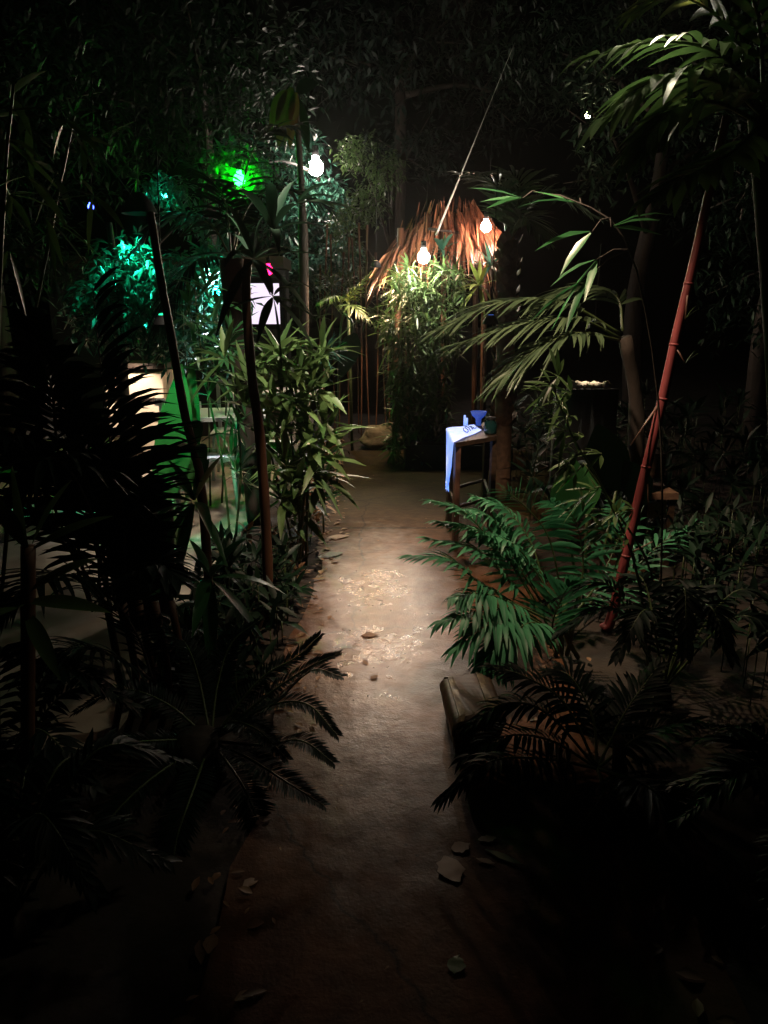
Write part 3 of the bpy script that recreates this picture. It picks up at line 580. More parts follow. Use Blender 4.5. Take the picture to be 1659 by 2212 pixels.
# square cloth laid cornerwise: one flap hangs down over the left side
m = MB(); e1, e2 = c1, c4; top = [e1+V((-0.006, 0, 0.004)), e2+V((-0.004, -0.008, 0.004)), tz(1568, 1404)+V((0, 0, 0.004)), tz(1543, 1385)+V((0, 0, 0.004))]
nn = 10
for i in range(nn+1):
    for j in range(nn+1):
        a = top[0].lerp(top[1], j/nn); b = top[3].lerp(top[2], j/nn); p = a.lerp(b, i/nn); m.vert(p+V((0, 0, 0.0025*math.sin(9*i/nn+5*j/nn)+0.0025)))
for i in range(nn):
    for j in range(nn):
        a = i*(nn+1)+j; m.face((a, a+nn+1, a+nn+2, a+1))
b0_ = len(m.v); rows = 16; dirn = (top[1]-top[0])
outw = dirn.cross(ZU).normalized()
if outw.x > 0: outw = -outw
for r_ in range(rows+1):
    h = r_/rows; lo = 0.02+0.60*h; hi = 1.0-0.12*h
    for j in range(nn+1):
        u = lo+(hi-lo)*j/nn
        if h > 0.55: u = lo+(max(hi-(h-0.55)*0.62, lo+0.02)-lo)*j/nn
        jag = 0.35*h*(1-0.12*math.sin(j*2.3))
        p = top[0]+dirn*u+V((0, 0, -jag))+outw*(0.008+0.028*h*(0.5+0.5*math.sin(j*1.9+0.5))*min(1, h*3))
        m.vert(p)
for r_ in range(rows):
    for j in range(nn):
        a = b0_+r_*(nn+1)+j; m.face((a, a+1, a+nn+2, a+nn+1))
for j in range(nn): m.face((j, j+1, b0_+j+1, b0_+j))
clo = m.build('tablecloth', M['bluecloth'], None, True, V((tcn.x, tcn.y, 0.752)))
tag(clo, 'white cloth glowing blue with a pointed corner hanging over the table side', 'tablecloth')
# faint scribbled pattern on the cloth
pm = MB()
def on(u, v): return top[0].lerp(top[1], v).lerp(top[3].lerp(top[2], v), u)+V((0, 0, 0.009))
for pl_ in (((.52, .3), (.46, .5), (.5, .75), (.58, .7)), ((.62, .1), (.68, .35), (.66, .7)), ((.74, .15), (.78, .45), (.74, .62), (.84, .5)), ((.8, .25), (.85, .6), (.92, .55)), ((.58, .25), (.6, .6))):
    pm.tube(curve([on(*q) for q in pl_], 8), 0.0028, 0, 5)
pm.build('printed_pattern', M['ink'], clo, origin=V((tcn.x, tcn.y, 0.752)))
for (x, y, h, lab) in ((1512, 1388, 0.075, 'taller slim white candle on the white cloth'), (1519, 1386, 0.05, 'shorter slim white candle on the white cloth')):
    p = tz(x, y)+V((0, 0, 0.006)); t = thing('candle', p, lab, 'candle', 'candles on the small table')
    m = MB(); m.lathe(p, [(0.001, 0), (0.0085, 0), (0.0085, h), (0.005, h+0.004), (0.001, h+0.004)], 0, 10); m.build('stick', M['bluecloth'], t)
    m = MB(); m.tube([p+V((0, 0, h)), p+V((0.001, 0, h+0.01))], 0.001, 0, 5); m.build('wick', M['black'], t)
p = tz(1545, 1386)+V((0.03, 0.02, 0.0)); t = thing('bowl', p, 'small round blue-lit bowl turned up at the back of the table', 'bowl')
m = MB(); m.lathe(p, [(0.001, 0), (0.02, 0), (0.022, 0.05), (0.05, 0.075), (0.062, 0.105), (0.058, 0.105), (0.045, 0.08), (0.001, 0.066)], 0, 18); m.build('dish', M['bluedim'], t)
p = tz(1596, 1412); t = thing('glass_jar', p, 'dark teal glass jar on the bare table corner', 'jar')
m = MB(); m.lathe(p, [(0.001, 0), (0.04, 0.0), (0.044, 0.01), (0.044, 0.07), (0.03, 0.09), (0.03, 0.105), (0.027, 0.105), (0.027, 0.09), (0.001, 0.085)], 0, 18); m.build('body', M['glass'], t)
m = MB(); m.lathe(p+V((0, 0, 0.1)), [(0.034, 0), (0.034, 0.016), (0.001, 0.017)], 0, 16); m.build('lid', M['black'], t)
# downlight with shade over the table (blue), assumed from the blue on the cloth
shaded(P(1060, 690, c1.y), (tcn.x, tcn.y, 0.75), (0.10, 0.26, 1.0), 9, 'assumed dark shaded black-light lamp hidden in the fronds above the small table', 17, 0.6, 0.06, 1.0, 1.0, 0.03)
# ================================================================== ARECA PALM AT RIGHT OF PATH
A0 = foot(1225, 1440, 3.15)
t = thing('areca_palm', A0, 'bright green areca palm leaning over the path edge before the table', 'palm')
m = MB()
for k, (x, y) in enumerate(((1200, 1330), (1220, 1300), (1240, 1320), (1180, 1360))):
    m.tube(curve([A0+V((R.uniform(-.06, .06), R.uniform(-.06, .06), 0)), P((1225+x)/2, (1440+y)/2, 3.15), P(x, y, 3.15)], 6), 0.012, 0, 6)
m.build('stem', M['stem'], t)
LF = [M['leafem'], M['stem']]
dn = V((-0.5, -0.2, -1)).normalized()
fr = [
 (((1175, 1330, 3.2), (1110, 1225, 3.2), (1050, 1155, 3.15), (1000, 1105, 3.1), (935, 1083, 3.05)), dict(n=20, Ln=0.205, W=0.023, ang=(70, 20), droop=0.35, t0=0.3, bend=dn)),
 (((1170, 1345, 3.1), (1090, 1290, 3.05), (1030, 1255, 3.0), (975, 1212, 2.95), (890, 1203, 2.9)), dict(n=22, Ln=0.218, W=0.023, ang=(70, 18), droop=0.4, t0=0.25, bend=dn)),
 (((1215, 1330, 3.3), (1205, 1240, 3.3), (1180, 1150, 3.3), (1125, 1085, 3.25), (1085, 1058, 3.2)), dict(n=20, Ln=0.326, W=0.003, ang=(80, 30), droop=0.3, t0=0.2, side=(-1, 0, 0.1), sides=(1, -1), fold=0.2)),
 (((1240, 1320, 3.4), (1260, 1220, 3.45), (1240, 1120, 3.4), (1190, 1085, 3.3)), dict(n=18, Ln=0.266, W=0.027, ang=(80, 30), droop=0.3, t0=0.2, side=(-1, 0, 0))),
 (((1185, 1340, 3.0), (1100, 1300, 2.95), (1035, 1282, 2.9), (975, 1292, 2.85)), dict(n=18, Ln=0.193, W=0.028, ang=(75, 35), droop=0.6, t0=0.2, bend=V((0.1, -0.3, -1)))),
 (((1185, 1365, 3.0), (1130, 1340, 2.9), (1060, 1350, 2.8), (985, 1400, 2.75)), dict(n=20, Ln=0.230, W=0.028, ang=(72, 25), droop=0.45, t0=0.2)),
 (((1190, 1370, 2.95), (1150, 1345, 2.85), (1090, 1380, 2.75), (1040, 1440, 2.7)), dict(n=18, Ln=0.218, W=0.028, ang=(72, 25), droop=0.5, t0=0.2)),
 (((1190, 1400, 3.1), (1195, 1340, 3.05), (1215, 1290, 3.0), (1232, 1262, 2.95)), dict(n=15, Ln=0.242, W=0.024, ang=(70, 15), droop=0.15, t0=0.15, side=(1, 0, 0))),
 (((1225, 1345, 3.4), (1290, 1260, 3.7), (1340, 1150, 3.85), (1330, 1090, 3.9)), dict(n=18, Ln=0.266, W=0.024, ang=(75, 30), droop=0.35, t0=0.2, side=(1, 0, 0))),
 (((1225, 1345, 3.4), (1310, 1290, 3.75), (1420, 1180, 3.9), (1500, 1130, 4.0)), dict(n=20, Ln=0.266, W=0.023, ang=(65, 20), droop=0.35, t0=0.2)),
 (((1200, 1380, 3.1), (1130, 1260, 3.2), (1090, 1190, 3.3), (1075, 1120, 3.4)), dict(n=15, Ln=0.193, W=0.024, ang=(65, 20), droop=0.2, t0=0.3, side=(1, 0, 0))),
 (((1190, 1380, 3.0), (1140, 1370, 2.85), (1090, 1400, 2.75), (1075, 1445, 2.7)), dict(n=18, Ln=0.18, W=0.028, ang=(72, 25), droop=0.5, t0=0.2)),
 (((1190, 1360, 3.05), (1110, 1320, 2.95), (1030, 1320, 2.85), (950, 1345, 2.8)), dict(n=19, Ln=0.19, W=0.026, ang=(72, 22), droop=0.5, t0=0.25)),
 (((1210, 1340, 3.2), (1160, 1240, 3.2), (1100, 1170, 3.15), (1010, 1160, 3.1)), dict(n=19, Ln=0.2, W=0.026, ang=(72, 22), droop=0.45, t0=0.3)),
 (((1180, 1330, 3.25), (1120, 1200, 3.3), (1060, 1120, 3.3), (990, 1100, 3.25)), dict(n=20, Ln=0.2, W=0.024, ang=(72, 22), droop=0.5, t0=0.3)),
 (((1190, 1330, 3.25), (1150, 1180, 3.35), (1090, 1100, 3.4), (1030, 1075, 3.4)), dict(n=20, Ln=0.2, W=0.024, ang=(72, 22), droop=0.45, t0=0.3)),
 (((1170, 1300, 3.2), (1110, 1215, 3.2), (1040, 1150, 3.15), (945, 1128, 3.1)), dict(n=22, Ln=0.19, W=0.024, ang=(70, 22), droop=0.4, t0=0.25, bend=dn)),
 (((1165, 1320, 3.1), (1100, 1255, 3.1), (1030, 1190, 3.05), (925, 1165, 3.0)), dict(n=22, Ln=0.19, W=0.024, ang=(70, 22), droop=0.4, t0=0.25, bend=dn)),
]
for pts, kw in fr: frond(t, PP(*pts), LF, **kw)
# big paddle leaves
t = thing('elephant_ear', foot(1260, 1300, 3.7), 'elephant ear plant with upright rounded green leaves behind the areca palm', 'plant')
for a, b, w, mm in (((1222, 1130, 3.7), (1245, 985, 3.65), 0.20, 'leafbroad'), ((1268, 1110, 3.8), (1275, 985, 3.8), 0.13, 'leafbroad'), ((1330, 1060, 3.8), (1290, 905, 3.7), 0.22, 'leafdk'), ((1395, 1090, 3.8), (1350, 985, 3.7), 0.16, 'leafdk')):
    m = MB(); m.tube(curve([foot(1260, 1300, 3.7), P((1260+a[0])/2, 1230, a[2]), P(*a)], 8), 0.008, 0, 6); m.build('stalk', M['stem'], t)
    leaf_part(t, P(*a), P(*b), w, M[mm], V((-0.2, -1, 0.2)), 0.05, 0.45)
# ================================================================== BAMBOO TWIGS RIGHT
tw = [PP((1400, 1440, 3.0), (1375, 1230, 2.95), (1300, 1050, 2.9), (1240, 950, 2.85), (1200, 850, 2.8)), PP((1400, 1440, 3.0), (1410, 1250, 3.0), (1330, 1100, 3.0), (1260, 1000, 3.0))]
st = [(P(x, y, 2.85+R.uniform(-.08, .08)), V((-1, -0.3, R.uniform(-.2, .3)))) for (x, y) in ((1190, 830), (1180, 850), (1205, 815), (1215, 870), (1190, 890), (1230, 900), (1222, 930), (1235, 850), (1260, 940), (1250, 980), (1230, 1000), (1290, 1060), (1260, 1080), (1330, 1110), (1310, 1150), (1300, 980), (1350, 1180), (1370, 1100), (1245, 1020))]
bamboo('bamboo_shrub', 'slender bamboo twigs with glossy leaves left of the red cane', 'bamboo', foot(1400, 1440, 3.0), tw, st, M['leafol'], M['stem'], 0.115, 0.018, 0.006, n=(5, 9), spread=(10, 75))
# red cane bamboo
rc = PP((1300, 1400, 3.5), (1322, 1330, 3.5), (1372, 1110, 3.5), (1425, 890, 3.5), (1462, 720, 3.5), (1500, 560, 3.5), (1535, 400, 3.5), (1570, 250, 3.5))
rc[0] = V((rc[0].x, rc[0].y, 0))
t = thing('red_cane', rc[0], 'long leaning red bamboo cane with pale joints on the right', 'bamboo')
cc = curve(rc, 60); m = MB(); m.tube(cc, [0.027*(1-0.35*i/60) for i in range(61)], 0, 12); cane = m.build('cane', M['red'], t)
for i in (14, 21, 27, 33, 40, 47, 54):
    m = MB(); p = cc[i]; T = (cc[i+1]-cc[i-1]).normalized(); rr = 0.027*(1-0.35*i/60)
    m.tube([p-T*0.006, p-T*0.002, p+T*0.002, p+T*0.006], [rr*1.01, rr*1.13, rr*1.13, rr*1.01], 0, 12); m.build('joint', M['red'], t)
for (i, e) in ((27, (1362, 962, 3.45)), (33, (1480, 785, 3.45)), (21, (1402, 1112, 3.45)), (40, (1480, 690, 3.45)), (14, (1410, 1170, 3.45))):
    m = MB(); e = P(*e); m.tube([cc[i], e], [0.006, 0.003], 1, 6)
    for q in range(2 if i in (33, 40) else 0):
        m.leaf(e, V((0.4+0.3*q, -0.1, 0.8)), 0.09, 0.012, ZU, 0.2, 2)
    m.build('twig', [M['red'], M['wood'], M['leafol']], t)
m = MB()
for (x, y, dx, dz) in ((1570, 250, -1, 0.1), (1570, 250, 1, 0.3), (1570, 250, 0.2, 1), (1560, 300, -1, 0.5), (1565, 270, -0.5, -0.4), (1570, 250, 0.8, -0.2)):
    m.leaf(P(x, y, 3.5), V((dx, -0.2, dz)), 0.3, 0.035, ZU, 0.4, 0, 5)
m.build('leaf', M['leafdk'], t)
# pale bench glimpsed behind the cane
t = thing('garden_bench', foot(1410, 1100, 4.6), 'pale painted bench glimpsed behind the red cane', 'bench')
q = P(1412, 1062, 4.6)
m = MB(); m.box((q.x, 4.62, q.z), (0.22, 0.3, 0.04)); m.build('seat', M['scale'], t, False)
m = MB(); m.box((q.x, 4.60, q.z-0.12), (0.17, 0.03, 0.10)); m.build('apron', M['cream'], t, False)
m = MB(); m.box((q.x, 4.75, q.z+0.14), (0.22, 0.03, 0.16)); m.build('backrest', M['wooddk'], t, False)
for sx in (-1, 1):
    for sy in (-1, 1):
        m = MB(); m.box((q.x+sx*0.085, 4.62+sy*0.11, (q.z-0.025)/2), (0.035, 0.035, q.z-0.026)); m.build('leg', M['wooddk'], t, False)
# stone wall scrap; its lit strip is put into the pale cap colour
q = P(1276, 830, 6.0)
t = thing('stone_wall', V((q.x, 6.05, 0)), 'low dark wall behind the bamboo twigs, its lit strip coloured into pale cap stones', 'wall')
m = MB()
for k in range(5): m.blob((q.x-0.14+0.07*k+R.uniform(-.01, .01), 6.06, q.z-0.01), (0.04, 0.07, 0.03), 7, 0, 0.35, k*7)
m.build('cap_stones', M['cream'], t)
m = MB(); m.box((q.x, 6.12, q.z/2-0.02), (0.5, 0.12, q.z-0.06)); m.build('masonry', M['wall'], t)
shaded(P(1285, 700, 6.0), (q.x, 6.05, q.z), (1.0, 0.9, 0.72), 24, 'small shaded lamp added to light the cap stones of the low wall', 14, 0.5, 0.06, 0.6, 1.0, 0.02)  # added lamp, only there to light the caps
# leaves in the dark above (bamboo sprays right)
st = [(P(1130, 428, 3.4), V((-1, 0, 0.1))), (P(1250, 440, 3.3), V((-1, -0.2, 0.2))), (P(1320, 490, 3.2), V((1, -0.2, 0.2))), (P(1290, 560, 3.2), V((-0.7, -0.2, -0.6))), (P(1280, 500, 3.2), V((-0.8, 0, -0.3))), (P(1270, 600, 3.2), V((-0.6, 0, -0.8)))]
tw = [PP((1420, 1440, 3.3), (1430, 1000, 3.3), (1400, 700, 3.25), (1340, 500, 3.2), (1230, 430, 3.3), (1170, 418, 3.4))]
tw[0][0] = foot(1420, 1440, 3.3)
bamboo('bamboo_shrub', 'thin arching bamboo stem with long curved leaves under the top right palm', 'bamboo', tw[0][0], tw, st, M['leaf'], M['bark'], 0.27, 0.038, 0.005, n=(2, 3), spread=(5, 45))
# ================================================================== TOP RIGHT PALM
T0 = foot(1700, 1500, 2.6)
t = thing('fan_leaf_palm', T0, 'tall palm at top right with wide leaflets edged in amber light', 'palm')
m = MB(); m.tube(curve([T0, P(1690, 900, 2.6), P(1650, 250, 2.6)], 12), 0.05, 0, 8); m.build('trunk', M['bark'], t)
d2 = V((-0.1, -0.1, -1)).normalized()
for pts, kw in (
 (((1650, 250, 2.6), (1560, 180, 2.55), (1430, 170, 2.5), (1310, 260, 2.45)), dict(n=15, Ln=0.28, W=0.05, ang=(70, 25), droop=0.5, bend=d2)),
 (((1650, 270, 2.6), (1540, 220, 2.5), (1450, 250, 2.45), (1380, 340, 2.4)), dict(n=15, Ln=0.25, W=0.048, ang=(60, 20), droop=0.4, bend=d2)),
 (((1650, 250, 2.6), (1570, 60, 2.7), (1460, -10, 2.75), (1370, 30, 2.8)), dict(n=16, Ln=0.24, W=0.038, ang=(65, 25), droop=0.3)),
 (((1650, 250, 2.6), (1640, 60, 2.7), (1600, -60, 2.8), (1540, -120, 2.9)), dict(n=16, Ln=0.26, W=0.036, ang=(60, 25), droop=0.3)),
 (((1650, 260, 2.6), (1580, 330, 2.45), (1490, 380, 2.35), (1400, 430, 2.3)), dict(n=15, Ln=0.22, W=0.046, ang=(60, 20), droop=0.4)),
 (((1650, 250, 2.6), (1560, 120, 2.5), (1420, 90, 2.45), (1250, 130, 2.4)), dict(n=14, Ln=0.22, W=0.032, ang=(50, 15), droop=0.5, bend=d2)),
 (((1650, 260, 2.6), (1720, 200, 2.5), (1800, 300, 2.4)), dict(n=14, Ln=0.26, W=0.036, droop=0.4))):
    frond(t, PP(*pts), [M['leafol'], M['stem']], r=0.008, nseg=6, **kw)
# ================================================================== DARK PALM LOWER RIGHT AND CHEST
D0 = foot(1330, 1800, 2.2)
t = thing('dwarf_palm', D0, 'low dark palm drooping over the wooden chest at right', 'palm')
m = MB(); m.tube([D0, D0+V((-0.02, 0, 0.18))], [0.03, 0.02], 0, 8); m.build('stem', M['bark'], t)
Pm = (1290, 1660, 2.2)
for pts, kw in (
 ((Pm, (1180, 1540, 2.25), (1090, 1520, 2.25), (1010, 1570, 2.2)), dict(n=26, Ln=0.16, W=0.016, droop=0.4)),
 ((Pm, (1190, 1600, 2.2), (1090, 1590, 2.15), (1000, 1640, 2.1)), dict(n=26, Ln=0.16, W=0.016, droop=0.4)),
 ((Pm, (1180, 1640, 2.1), (1060, 1645, 2.0), (955, 1725, 1.95)), dict(n=28, Ln=0.14, W=0.018, droop=0.5)),
 ((Pm, (1220, 1520, 2.3), (1130, 1460, 2.35), (1060, 1440, 2.4)), dict(n=26, Ln=0.16, W=0.016, droop=0.3)),
 ((Pm, (1280, 1550, 2.3), (1230, 1460, 2.4), (1180, 1450, 2.45)), dict(n=24, Ln=0.17, W=0.016, droop=0.3)),
 ((Pm, (1300, 1720, 2.05), (1240, 1800, 1.95), (1180, 1880, 1.9)), dict(n=24, Ln=0.15, W=0.016, droop=0.3)),
 ((Pm, (1400, 1580, 2.2), (1500, 1560, 2.15)), dict(n=24, Ln=0.2, W=0.018, droop=0.3)),
 ((Pm, (1350, 1540, 2.3), (1420, 1440, 2.4)), dict(n=24, Ln=0.2, W=0.018, droop=0.3)),
 ((Pm, (1400, 1700, 2.0), (1480, 1780, 1.9)), dict(n=24, Ln=0.2, W=0.018, droop=0.3))):
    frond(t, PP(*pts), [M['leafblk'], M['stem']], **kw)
def chest():
    hz = 0.17; cA, cB, cC, cD = G(953, 1462, hz), G(1055, 1443, hz), G(1092, 1535, hz), G(980, 1560, hz)
    cn = (cA+cB+cC+cD)/4; t = thing('wooden_chest', V((cn.x, cn.y, 0)), 'dark wooden chest with two pale worn straps at the path edge', 'chest')
    def ring(z, k, inset=0.0): return [V((cn.x+(c.x-cn.x)*k, cn.y+(c.y-cn.y)*k, z)) for c in (cA, cB, cC, cD)]
    def loft(rings, name, mat):
        m = MB()
        for r_ in rings:
            for p in r_: m.vert(p)
        for i in range(len(rings)-1):
            for k in range(4): a = i*4+k; b = i*4+(k+1) % 4; m.face((b, a, a+4, b+4))
        m.face((0, 1, 2, 3)); q = (len(rings)-1)*4; m.face((q+3, q+2, q+1, q))
        o = m.build(name, mat, t, False); bv = o.modifiers.new('bevel', 'BEVEL'); bv.width = 0.014; bv.segments = 3; return o
    loft([ring(0.013, 0.84), ring(0.06, 0.93), ring(0.105, 1.0)], 'body', M['wooddk'])
    lid = loft([ring(0.109, 1.04), ring(0.135, 1.06), ring(0.16, 0.98), ring(hz, 0.86)], 'lid', M['wooddk'])
    for u in (0.13, 0.80):
        m = MB(); pts = []
        def edge(z, k, v): a = ring(z, k); p0 = a[0].lerp(a[1], u); p1 = a[3].lerp(a[2], u); return p0.lerp(p1, v)
        line = [edge(0.11, 1.085, 0), edge(0.135, 1.10, 0), edge(0.163, 1.0, 0), edge(hz+0.004, 0.86, 0), edge(hz+0.005, 0.86, 0.5), edge(hz+0.004, 0.86, 1), edge(0.164, 1.0, 1), edge(0.135, 1.10, 1), edge(0.11, 1.085, 1)]
        ax = (cB-cA).normalized()
        for p in line: m.vert(p-ax*0.013); m.vert(p+ax*0.013)
        for i in range(len(line)-1): m.face((2*i, 2*i+1, 2*i+3, 2*i+2))
        s_ = m.build('strap', M['strap'], t, False); sd = s_.modifiers.new('thick', 'SOLIDIFY'); sd.thickness = 0.004; sd.offset = 0
    m = MB(); f = ring(0.1, 1.0); pf = f[3].lerp(f[2], 0.48); m.box(pf+V((0, -0.012, 0.0)), (0.035, 0.012, 0.035)); m.build('latch', M['strap'], t, False)
chest()
# ================================================================== LEFT HEDGE: STAR-LEAF BAMBOO BY THE PATH
def at(lst, Y, ax=(0, -0.6, 0.4), j=0.15): return [(P(x, y, Y+R.uniform(-j, j)), V(ax)+V((R.uniform(-.5, .5), R.uniform(-.3, .3), R.uniform(-.3, .3)))) for x, y in lst]
cn_ = [PP((655, 1180, 4.5), (640, 1050, 4.5), (625, 900, 4.5), (612, 760, 4.5)), PP((660, 1190, 4.5), (668, 1000, 4.5), (690, 850, 4.5), (700, 760, 4.5)), PP((640, 1190, 4.6), (590, 1000, 4.6), (560, 860, 4.6), (540, 740, 4.6)), PP((645, 1190, 4.4), (660, 1060, 4.4), (700, 980, 4.4), (720, 900, 4.4))]
for c in cn_: c[0].z = 0
st = at([(612, 770), (600, 800), (625, 790), (640, 830), (580, 830), (560, 860), (545, 850), (610, 860), (590, 880), (640, 870), (670, 800), (690, 770), (650, 800), (530, 880), (560, 900), (620, 900), (665, 850), (690, 840), (600, 930), (640, 930), (670, 960), (690, 985), (650, 990), (700, 1030), (690, 1050), (640, 1050), (620, 1010), (665, 1080), (650, 1110), (625, 1120), (690, 1090), (610, 1080), (575, 950), (700, 910), (705, 940), (600, 760), (540, 800), (660, 900), (670, 1020), (640, 960)], 4.45, (0.15, -0.55, 0.95))
bamboo('bamboo_shrub', 'olive bamboo with star-shaped leaf sprays at the left path edge', 'bamboo', foot(650, 1190, 4.5), cn_, st, M['leafol'], M['stem'], 0.31, 0.046, 0.009, n=(6, 9), spread=(20, 85), auto=3, autoL=0.2)
# second bamboo, deeper, green-lit
cn_ = [PP((500, 1200, 5.0), (480, 1000, 5.0), (440, 800, 5.0), (420, 620, 5.0)), PP((510, 1200, 5.0), (520, 1000, 5.0), (500, 800, 5.0), (470, 700, 5.0))]
for c in cn_: c[0].z = 0
st = at([(430, 640), (445, 620), (410, 660), (460, 700), (440, 740), (480, 760), (500, 800), (470, 800), (430, 800), (510, 930), (500, 985), (520, 1040), (530, 900), (420, 720), (400, 690), (500, 720), (470, 660)], 5.0, (0.0, -0.55, 0.9))
bamboo('bamboo_shrub', 'green-lit bamboo in front of the white courtyard tables', 'bamboo', foot(505, 1200, 5.0), cn_, st, M['leaf'], M['stem'], 0.26, 0.034, 0.009, n=(5, 8), spread=(20, 85), auto=3, autoL=0.2)
# leafy bamboo deeper in the courtyard, lit teal by a lamp added inside it
cn_ = [PP((455, 1100, 6.0), (450, 850, 6.0), (440, 650, 6.0), (450, 520, 6.0)), PP((480, 1100, 6.1), (490, 850, 6.1), (500, 680, 6.1), (480, 560, 6.1)), PP((430, 1100, 6.0), (410, 850, 6.0), (395, 700, 6.0), (400, 590, 6.0))]
for c in cn_: c[0].z = 0
bamboo('bamboo_shrub', 'teal-glowing leafy bamboo between the two brown stems', 'bamboo', cn_[0][0], cn_, [(P(R.uniform(385, 530), R.uniform(520, 800), 6.0+R.uniform(-.2, .5)), V((R.uniform(-.6, .6), -0.5, R.uniform(0, .9)))) for k in range(75)], M['leaftl'], M['stem'], 0.2, 0.03, 0.008, n=(5, 8), spread=(20, 80))
bulb(P(468, 632, 6.15), (0.015, 0.9, 0.45), 130, 'teal lamp added inside the leafy bamboo between the brown stems to light it', 0.035, 0.9)
# teal spray above path edge
cn_ = [PP((700, 1160, 5.2), (690, 950, 5.2), (680, 800, 5.2), (700, 750, 5.2))]; cn_[0][0].z = 0
bamboo('bamboo_shrub', 'single cane with a teal-lit leaf spray beside the hanging elephant ear', 'bamboo', cn_[0][0], cn_, at([(705, 748), (695, 765), (715, 760), (680, 790)], 5.2, (0.8, -0.3, 0.3)), M['leaftl'], M['stem'], 0.16, 0.02, 0.006, n=(5, 8), spread=(10, 60))
# ground cover beneath hedge
cn_ = []; st = []
for k in range(70):
    y = R.uniform(4.3, 8.2); x = -0.48-abs(R.gauss(0, 0.16)); st.append((V((x, y, R.uniform(0.03, 0.3))), V((R.uniform(-.3, .8), -0.5, 0.7))))
m = MB()
for p, ax in st: star(m, p, ax, R.randint(4, 7), 0.12, 0.035, (25, 80))
for p, ax in st: m.tube([V((p.x-0.02, p.y, -0.01)), p], 0.003, 1, 4)
o = m.build('ground_cover', [M['leafbr'], M['stem']]); tag(o, 'low dull leafy ground cover along the left path edge', 'ground cover', None, 'stuff')
def cover(name_label, region, n, L_, W_, mat, z=(0.03, 0.25)):
    m = MB()
    for k in range(n):
        p = V((R.uniform(*region[0]), R.uniform(*region[1]), R.uniform(*z)))
        m.tube([V((p.x, p.y, -0.01)), p], 0.003, 1, 4); star(m, p, V((R.uniform(-.5, .5), R.uniform(-.7, .1), 0.8)), R.randint(4, 8), L_, W_, (25, 85))
    o = m.build('ground_cover', [mat, M['stem']]); tag(o, name_label, 'ground cover', None, 'stuff')
cover('dark green low foliage between the left hedge stems and the cycad', ((-1.0, -0.5), (2.7, 4.4)), 120, 0.17, 0.034, M['leafdk'])
cover('dark low foliage on the soil right of the areca palm', ((1.5, 2.9), (2.4, 5.2)), 170, 0.18, 0.034, M['leafdk'], (0.05, 0.4))
cover('dark undergrowth beyond the small table', ((1.1, 4.5), (5.0, 8.5)), 260, 0.24, 0.045, M['leafdk'], (0.05, 0.7))
# ================================================================== PALM STEM LEFT (second trunk) WITH ROSETTES
def stem_plant(label, pts, r, mat, ros, leafm, name='dracaena', n=12, Ln=0.38, W=0.05, fk=None):
    c = PP(*pts); c[0].z = 0; t = thing(name, c[0], label, 'plant')
    cc = curve(c, 22); m = MB(); m.tube(cc, [r*(1.15-0.35*i/22)*(1.08 if i % 3 == 0 else 1) for i in range(23)], 0, 9); m.build('stem', mat, t)
    for q in ros:
        rosette(t, P(*q[0]), V(q[1]), q[2] if len(q) > 2 else n, q[3] if len(q) > 3 else Ln, q[4] if len(q) > 4 else W, [leafm], q[5] if len(q) > 5 else (25, 100), 0.35)
    return t
stem_plant('dracaena on a reddish-brown stem with dark leaves before the glowing window', ((577, 1230, 3.6), (575, 1150, 3.6), (562, 950, 3.6), (545, 820, 3.6), (532, 650, 3.6), (535, 560, 3.6)), 0.024, M['brown'],
  [((548, 560, 3.6), (0.3, -0.5, 0.8), 12, 0.40, 0.05), ((590, 640, 3.5), (0.4, -0.5, -0.1), 9, 0.25, 0.045), ((590, 500, 3.7), (0.3, -0.3, 1), 7, 0.42, 0.05, (10, 70)), ((640, 440, 3.7), (1, -0.3, 0.35), 5, 0.3, 0.06, (5, 40))], M['leafdk'])
stem_plant('dracaena on a thin brown stem with drooping leaf whorls nearest the green leaf', ((468, 1420, 2.9), (455, 1330, 2.9), (435, 1050, 2.95), (400, 900, 3.0), (372, 740, 3.0), (345, 590, 3.0), (325, 460, 3.05)), 0.018, M['brown'],
  [((455, 1250, 2.85), (0.3, -0.4, 0.1), 11, 0.3, 0.055, (30, 110)), ((420, 1085, 2.9), (-0.3, -0.4, 0.2), 12, 0.3, 0.05, (30, 110)), ((430, 960, 3.0), (-0.2, 0.1, 1), 5, 0.2, 0.05)], M['leaf'])
# thick dark trunk
t = thing('palm_trunk', foot(515, 1100, 5.5), 'thick dark palm trunk just left of the glowing window', 'palm')
m = MB(); m.tube(curve([foot(560, 1180, 5.5), P(535, 900, 5.5), P(512, 700, 5.5), P(500, 560, 5.5)], 14), 0.085, 0, 10); m.build('trunk', M['bark'], t)
for pts in (((500, 560, 5.5), (450, 480, 5.4), (360, 470, 5.3), (290, 540, 5.2)), ((500, 560, 5.5), (540, 440, 5.6), (620, 410, 5.7), (710, 450, 5.8)), ((500, 560, 5.5), (480, 420, 5.7), (400, 350, 5.8)), ((500, 560, 5.5), (430, 560, 5.3), (380, 620, 5.2), (350, 700, 5.1)), ((500, 560, 5.5), (520, 420, 5.9), (560, 300, 5.0), (640, 270, 5.1))):
    frond(t, PP(*pts), [M['leafdk'], M['stem']], n=24, Ln=0.38, W=0.03, droop=0.4, r=0.009)
